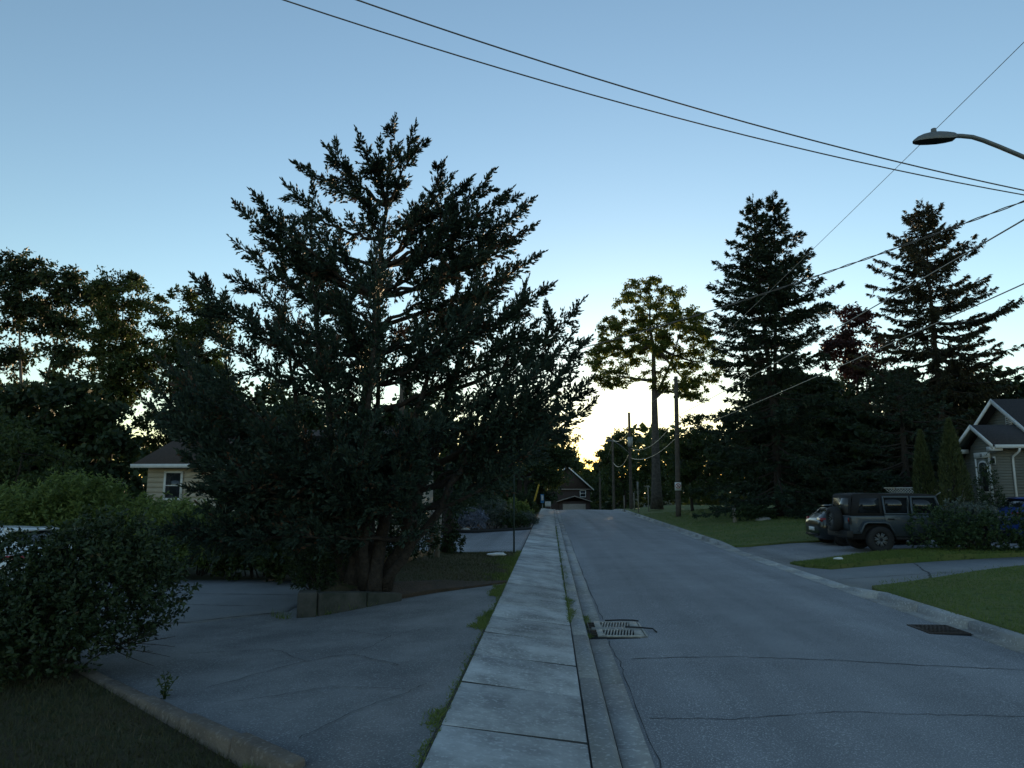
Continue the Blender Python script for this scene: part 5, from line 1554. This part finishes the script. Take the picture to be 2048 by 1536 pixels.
# ================================================================ vehicles (built at the origin, rear axle over x=0, then moved)
def lathe_y(prof, x, z, y, n=28, sgn=1):
    """prof: (radius, offset along y)"""
    an = np.linspace(0, 2 * math.pi, n, endpoint=False)
    V = [(x + r * math.cos(a), y + sgn * o_, z + r * math.sin(a)) for r, o_ in prof for a in an]
    k = len(prof)
    Q = [(i * n + j, i * n + (j + 1) % n, (i + 1) * n + (j + 1) % n, (i + 1) * n + j) for i in range(k - 1) for j in range(n)]
    return MB().add(V, Q)


def wheel(parent, x, y, r, w_, sgn, rim_r, spokes=5, dark=False):
    """sgn: -1 outer side faces -Y"""
    e = bpy.data.objects.new('wheel', None)
    COL.objects.link(e)
    e.parent = parent
    s = sgn
    fixn(lathe_y([(rim_r, -w_ * .5), (r * .93, -w_ * .5), (r, -w_ * .36), (r, w_ * .36), (r * .95, w_ * .48), (rim_r * 1.08, w_ * .52), (rim_r, w_ * .44)], x, r, y, 30, s).obj('tyre', M['tyre'], e, smooth=True))
    fixn(lathe_y([(rim_r * 1.02, w_ * .44), (rim_r * .94, w_ * .40), (rim_r * .9, w_ * .2), (.01, w_ * .2)], x, r, y, 30, s).obj('rim', M['black'], e, smooth=True))
    m = MB()
    for k in range(spokes):
        for da in (-.16, .16):
            a = k * 2 * math.pi / spokes + .3
            d0 = Vector((math.cos(a), math.sin(a)))
            d1 = Vector((math.cos(a + da), math.sin(a + da)))
            n0 = Vector((-d0.y, d0.x))
            c0, c1 = d0 * rim_r * .2 + n0 * da * .25 * rim_r, d1 * rim_r * .9
            wd_ = .016
            ps = [c0 - n0 * wd_, c1 - n0 * wd_, c1 + n0 * wd_, c0 + n0 * wd_]
            m.hexa([(x + p.x, y + s * w_ * .25, r + p.y) for p in ps] + [(x + p.x, y + s * w_ * (.40 if i in (0, 3) else .43), r + p.y) for i, p in enumerate(ps)])
    fixn(m.obj('spokes', M['alloy'] if not dark else M['lamp_grey'], e, kind='stuff'))
    fixn(lathe_y([(rim_r * .22, w_ * .25), (rim_r * .22, w_ * .43), (.005, w_ * .44)], x, r, y, 14, s).obj('hub_cap', M['black'], e))
    return e


def offroader(label, loc):
    t = thing('off_road_vehicle', label, 'car', (0, 0, 0))
    def arch(cx, cz, r, a0=180, a1=0, n=9):
        return [(cx + r * math.cos(R(a)), cz + r * math.sin(R(a))) for a in np.linspace(a0, a1, n)]
    prof = [(-.88, .58), (-.52, .58)] + [(-.50, .69), (-.36, .90), (-.10, .95), (.14, .95), (.38, .78), (.50, .50)] + [(2.42, .50), (2.50, .75), (2.65, .92), (3.15, .92), (3.40, .80), (3.42, 1.0), (3.30, 1.08), (2.2, 1.15), (-.88, 1.15)]
    bevel(fixn(cprism(prof, 'y', -.78, .78).obj('body', M['paint_suv'], t)), .03, 3)
    MB().box(-.80, 3.3, -.68, .68, .40, .88).obj('underbody', M['black'], t)
    for s in (-1, 1):
        y0 = -.80 if s < 0 else .785
        for nm, d, hx in (('door', [(.24, .90), (.50, .56), (1.00, .56), (1.00, 1.17), (.20, 1.17)], .30), ('door', [(1.04, .56), (1.98, .56), (2.0, 1.17), (1.04, 1.17)], 1.10)):
            dr_ = bevel(fixn(cprism(d, 'y', y0, y0 + .015).obj(nm, M['paint_suv'], t)), .006, 2)
            ya = -.825 if s < 0 else .80
            MB().box(hx, hx + .2, ya, ya + .022, 1.03, 1.07).obj('handle', M['black'], dr_)
            MB().box(hx - .30 if hx > 1 else hx + .62, hx - .16 if hx > 1 else hx + .76, ya + .004, ya + .024, .80 if hx > 1 else 1.0, .83 if hx > 1 else 1.03).obj('hinge', M['paint_suv'], dr_)
        # window frames and glass
        yf = -.775 if s < 0 else .735
        for pts in ([(.20, 1.17), (1.00, 1.17), (1.00, 1.78), (.16, 1.78)], [(1.04, 1.17), (2.02, 1.17), (1.84, 1.78), (1.04, 1.78)]):
            c = np.mean(pts, 0)
            inn = [tuple(c + (np.array(p) - c) * np.array([.86, .80])) for p in pts]
            n = 4
            V = [(p[0], yf, p[1]) for p in pts] + [(p[0], yf, p[1]) for p in inn] + [(p[0], yf + .04, p[1]) for p in pts] + [(p[0], yf + .04, p[1]) for p in inn]
            Qd = []
            for i in range(n):
                j = (i + 1) % n
                Qd += [(i, j, n + j, n + i), (2 * n + i, 3 * n + i, 3 * n + j, 2 * n + j), (i, 2 * n + i, 2 * n + j, j), (n + i, n + j, 3 * n + j, 3 * n + i)]
            wf = fixn(MB().add(V, Qd).obj('window_frame', M['paint_suv'], t))
            cprism(inn, 'y', yf + .018, yf + .022).obj('window_glass', M['car_glass'], wf)
        # soft top rear quarter
        ys0 = -.765 if s < 0 else .745
        q = fixn(cprism([(-.84, 1.155), (.17, 1.155), (.14, 1.80), (-.74, 1.80)], 'y', ys0, ys0 + .02).obj('canvas_side', M['canvas'], t))
        yw = -.772 if s < 0 else .768
        cprism([(-.60, 1.24), (.08, 1.24), (.06, 1.70), (-.52, 1.70)], 'y', yw, yw + .004).obj('quarter_window', M['car_glass'], q)
        # flares
        path = [(-.64, .66), (-.50, .93), (-.40, .985), (.16, .985), (.30, .93), (.46, .64)]
        for cx, nm in ((0, 'fender_flare'), (2.93, 'fender_flare')):
            V, Qd = [], []
            ya, yb = (-.94, -.775) if s < 0 else (.775, .94)
            for i, (x, z) in enumerate(path):
                k = .055
                c = Vector((x, z)) - Vector((-.08, .42))
                c.normalize()
                V += [(cx + x, ya, z - .02), (cx + x, yb, z + .015), (cx + x - c.x * k, yb, z - c.y * k), (cx + x - c.x * k, ya, z - c.y * k - .02)]
            for i in range(len(path) - 1):
                for j in range(4):
                    a, b = i * 4 + j, i * 4 + (j + 1) % 4
                    Qd.append((a, b, b + 4, a + 4))
            Qd += [(0, 3, 2, 1), (len(V) - 4, len(V) - 3, len(V) - 2, len(V) - 1)]
            bevel(fixn(MB().add(V, Qd).obj(nm, M['paint_suv'], t)), .015, 2)
        wheel(t, 0, s * .80, .41, .27, s, .23, 7, dark=True)
        wheel(t, 2.93, s * .80, .41, .27, s, .23, 7, dark=True)
        tl = bevel(MB().box(-.915, -.85, s * .775 - (.0 if s > 0 else .0) - .07, s * .775 + .07 - .065 if s > 0 else s * .775 + .06, .88, 1.10).obj('taillight', M['black'], t), .01, 2)
        MB().box(-.925, -.916, s * .75 - .045, s * .75 + .03, .96, 1.08).obj('lens', M['red_lens'], tl)
        MB().box(.5, 2.4, s * .80 - .05, s * .80 + .05, .40, .48).obj('side_step', M['black'], t)
    roof = fixn(cprism([(-.80, 1.70), (-.79, 1.80), (-.70, 1.845), (-.2, 1.875), (.4, 1.85), (.95, 1.865), (1.6, 1.84), (1.86, 1.80), (1.86, 1.76)], 'y', -.74, .74).obj('soft_top', M['canvas'], t))
    bevel(roof, .03, 3)
    bk = fixn(cprism([(-.86, 1.155), (-.83, 1.155), (-.775, 1.75), (-.80, 1.75)], 'y', -.74, .74).obj('canvas_back', M['canvas'], t))
    MB().hexa([(-.862, -.60, 1.22), (-.858, -.60, 1.22), (-.858, .60, 1.22), (-.862, .60, 1.22), (-.817, -.60, 1.70), (-.813, -.60, 1.70), (-.813, .60, 1.70), (-.817, .60, 1.70)]).obj('rear_window', M['clear_plastic'], bk)
    ws_ = fixn(cprism([(2.02, 1.15), (2.07, 1.15), (1.88, 1.79), (1.84, 1.79)], 'y', -.72, .72).obj('windshield', M['car_glass'], t))
    bevel(MB().box(-1.02, -.80, -.80, .80, .46, .68).obj('rear_bumper', M['black'], t), .03, 3)
    bevel(MB().box(3.40, 3.62, -.80, .80, .48, .70).obj('front_bumper', M['black'], t), .03, 3)
    MB().box(-.905, -.885, -.7, .7, .70, 1.12).obj('tailgate', M['paint_suv'], t)
    # spare wheel on the tailgate: axis along x
    e = bpy.data.objects.new('spare_wheel', None)
    COL.objects.link(e)
    e.parent = t
    def lathe_x(prof, yc, zc, n=30):
        an = np.linspace(0, 2 * math.pi, n, endpoint=False)
        V = [(xo, yc + r * math.cos(a), zc + r * math.sin(a)) for r, xo in prof for a in an]
        return MB().add(V, [(i * n + j, i * n + (j + 1) % n, (i + 1) * n + (j + 1) % n, (i + 1) * n + j) for i in range(len(prof) - 1) for j in range(n)])
    fixn(lathe_x([(.23, -.95), (.38, -.95), (.405, -.98), (.405, -1.16), (.385, -1.21), (.25, -1.225), (.23, -1.20)], -.02, 1.02).obj('tyre', M['tyre'], e, smooth=True))
    fixn(lathe_x([(.235, -1.20), (.215, -1.18), (.20, -1.10), (.01, -1.10)], -.02, 1.02).obj('rim', M['black'], e, smooth=True))
    m = MB()
    for k in range(7):
        a = k * 2 * math.pi / 7
        for da in (-.2, .2):
            p0 = (-.02 + .05 * math.cos(a), 1.02 + .05 * math.sin(a))
            p1 = (-.02 + .205 * math.cos(a + da), 1.02 + .205 * math.sin(a + da))
            m.tube([(-1.16, *p0), (-1.17, *p1)], .012, 5)
    m.obj('spokes', M['lamp_grey'], e, kind='stuff')
    MB().box(-.98, -.905, -.12, .10, .92, 1.12).obj('spare_bracket', M['black'], t)
    mr = bevel(MB().box(1.86, 1.96, -1.02, -.82, 1.20, 1.38).obj('mirror', M['black'], t), .02, 2)
    MB().tube([(1.88, -.70, 1.78), (2.05, -.72, 1.90)], .014, 6).obj('top_bar', M['lamp_grey'], t)
    t.location = loc
    return t


offroader('slate grey off-road vehicle with black soft top and spare wheel on the tailgate', (10.45, 24.45, .10))

STN = [(-.82, .42, .74, .60, .80, .50), (-.79, .34, .84, .76, .90, .64), (-.70, .24, .92, .83, 1.00, .66), (-.56, .20, .96, .87, 1.12, .63), (-.40, .20, .97, .885, 1.27, .61), (-.24, .20, .97, .89, 1.395, .60),
       (-.06, .20, .97, .895, 1.43, .605), (.35, .2, .965, .895, 1.455, .61), (.9, .19, .955, .895, 1.455, .61), (1.35, .19, .95, .895, 1.42, .60), (1.62, .19, .945, .89, 1.34, .60), (2.14, .19, .94, .885, 1.00, .68), (2.2, .19, .93, .885, .985, .70),
       (2.8, .2, .86, .875, .91, .70), (3.15, .24, .76, .84, .80, .66), (3.32, .28, .66, .76, .69, .6), (3.40, .38, .58, .62, .60, .5)]
def hatchback(label, loc, paint, rz=0.0, scale=(1, 1, 1), plate=True):
    t = thing('parked_hatchback', label, 'car', (0, 0, 0))
    rings = []
    for x, zb, zbelt, w_, zt, wt in STN:
        half = [(0, zb), (w_ * .86, zb), (w_ * .985, zb + .12), (w_, zb + (zbelt - zb) * .55), (w_ * .985, zbelt - .04), (w_ * .95, zbelt), (wt * 1.02, zt - .055), (wt * .9, zt - .015), (wt * .5, zt + .008), (0, zt + .012)]
        rings.append([(x, -yy, z) for yy, z in half] + [(x, yy, z) for yy, z in half[-2:0:-1]])
    n = len(rings[0])
    V = [p for r in rings for p in r]
    body, gl_side, gl_rear, gl_front = [], [], [], []
    for i in range(len(rings) - 1):
        xa, xb = STN[i][0], STN[i + 1][0]
        for j in range(n):
            q = (i * n + j, i * n + (j + 1) % n, (i + 1) * n + (j + 1) % n, (i + 1) * n + j)
            top = j in (6, 7, 8, 9, 10, 11)
            side = j in (5, 12)
            if side and xa >= -.06 and xb <= 1.62:
                gl_side.append(q)
            elif top and xa >= -.56 - 1e-6 and xb <= -.24 + 1e-6 and j in (7, 8, 9, 10):
                gl_rear.append(q)
            elif top and xa >= 1.62 and xb <= 2.141 and j in (7, 8, 9, 10):
                gl_front.append(q)
            else:
                body.append(q)
    caps = [(0, k, k + 1) for k in range(1, n - 1)] + [((len(rings) - 1) * n, (len(rings) - 1) * n + k + 1, (len(rings) - 1) * n + k) for k in range(1, n - 1)]
    fixn(MB().add(V, body, caps).obj('body', paint, t, smooth=True))
    fixn(MB().add(V, gl_side).obj('side_window', M['car_glass'], t, smooth=True))
    fixn(MB().add(V, gl_rear).obj('rear_window', M['car_glass'], t, smooth=True))
    fixn(MB().add(V, gl_front).obj('windshield', M['car_glass'], t, smooth=True))
    for s in (-1, 1):
        for x in (0, 2.62):
            wheel(t, x, s * .795, .315, .21, s, .225, 5)
            lathe_y([(.01, 0), (.365, 0), (.365, -.2)], x, .33, s * .897, 24, s).obj('wheel_arch', M['black'], t)
        MB().hexa([(-.80, s * .44, .86), (-.765, s * .80, .84), (-.40, s * .892, .88), (-.40, s * .80, .90), (-.775, s * .46, .98), (-.725, s * .78, .975), (-.45, s * .888, .955), (-.45, s * .78, .955)]).obj('taillight', M['red_lens'], t)
        MB().box(.50, .68, s * .905 - .008, s * .905 + .008, .82, .85).obj('handle', paint, t)
        MB().box(.76, .80, s * .80 - .05, s * .80 + .05, .98, 1.30).obj('door_pillar', M['black'], t)
        MB().hexa([(1.55, s * .90, .98), (1.66, s * .90, .98), (1.66, s * 1.04, .99), (1.55, s * 1.04, .99), (1.55, s * .90, 1.10), (1.64, s * .90, 1.10), (1.64, s * 1.03, 1.09), (1.55, s * 1.03, 1.09)]).obj('mirror', paint, t)
    MB().hexa([(-.34, -.56, 1.375), (-.12, -.58, 1.42), (-.12, .58, 1.42), (-.34, .56, 1.375), (-.36, -.55, 1.405), (-.12, -.58, 1.45), (-.12, .58, 1.45), (-.36, .55, 1.405)]).obj('roof_spoiler', paint, t)
    MB().box(-.845, -.82, -.62, .62, .33, .40).obj('bumper_trim', M['black'], t)
    if plate:
        MB().box(-.842, -.825, -.26, .26, .50, .63).obj('number_plate', M['white'], t)
    MB().tube([(-.60, -.45, 1.105), (-.52, -.1, 1.18)], .01, 5).obj('wiper', M['black'], t)
    t.location = loc
    t.rotation_euler = (0, 0, rz)
    t.scale = scale
    return t


hatchback('small black hatchback with red tail lights beyond the grey off-road vehicle', (10.45, 27.25, .10), M['paint_dark'])
hatchback('white car just showing over the dark near bush at the left edge', (-10.75, 14.2, -.12), M['paint_white'], rz=R(172), plate=False)
hatchback('bright blue car behind the hedge at the right edge', (17.3, 27.2, .18), M['paint_blue'], scale=(1.05, 1.02, 1.13), plate=False)
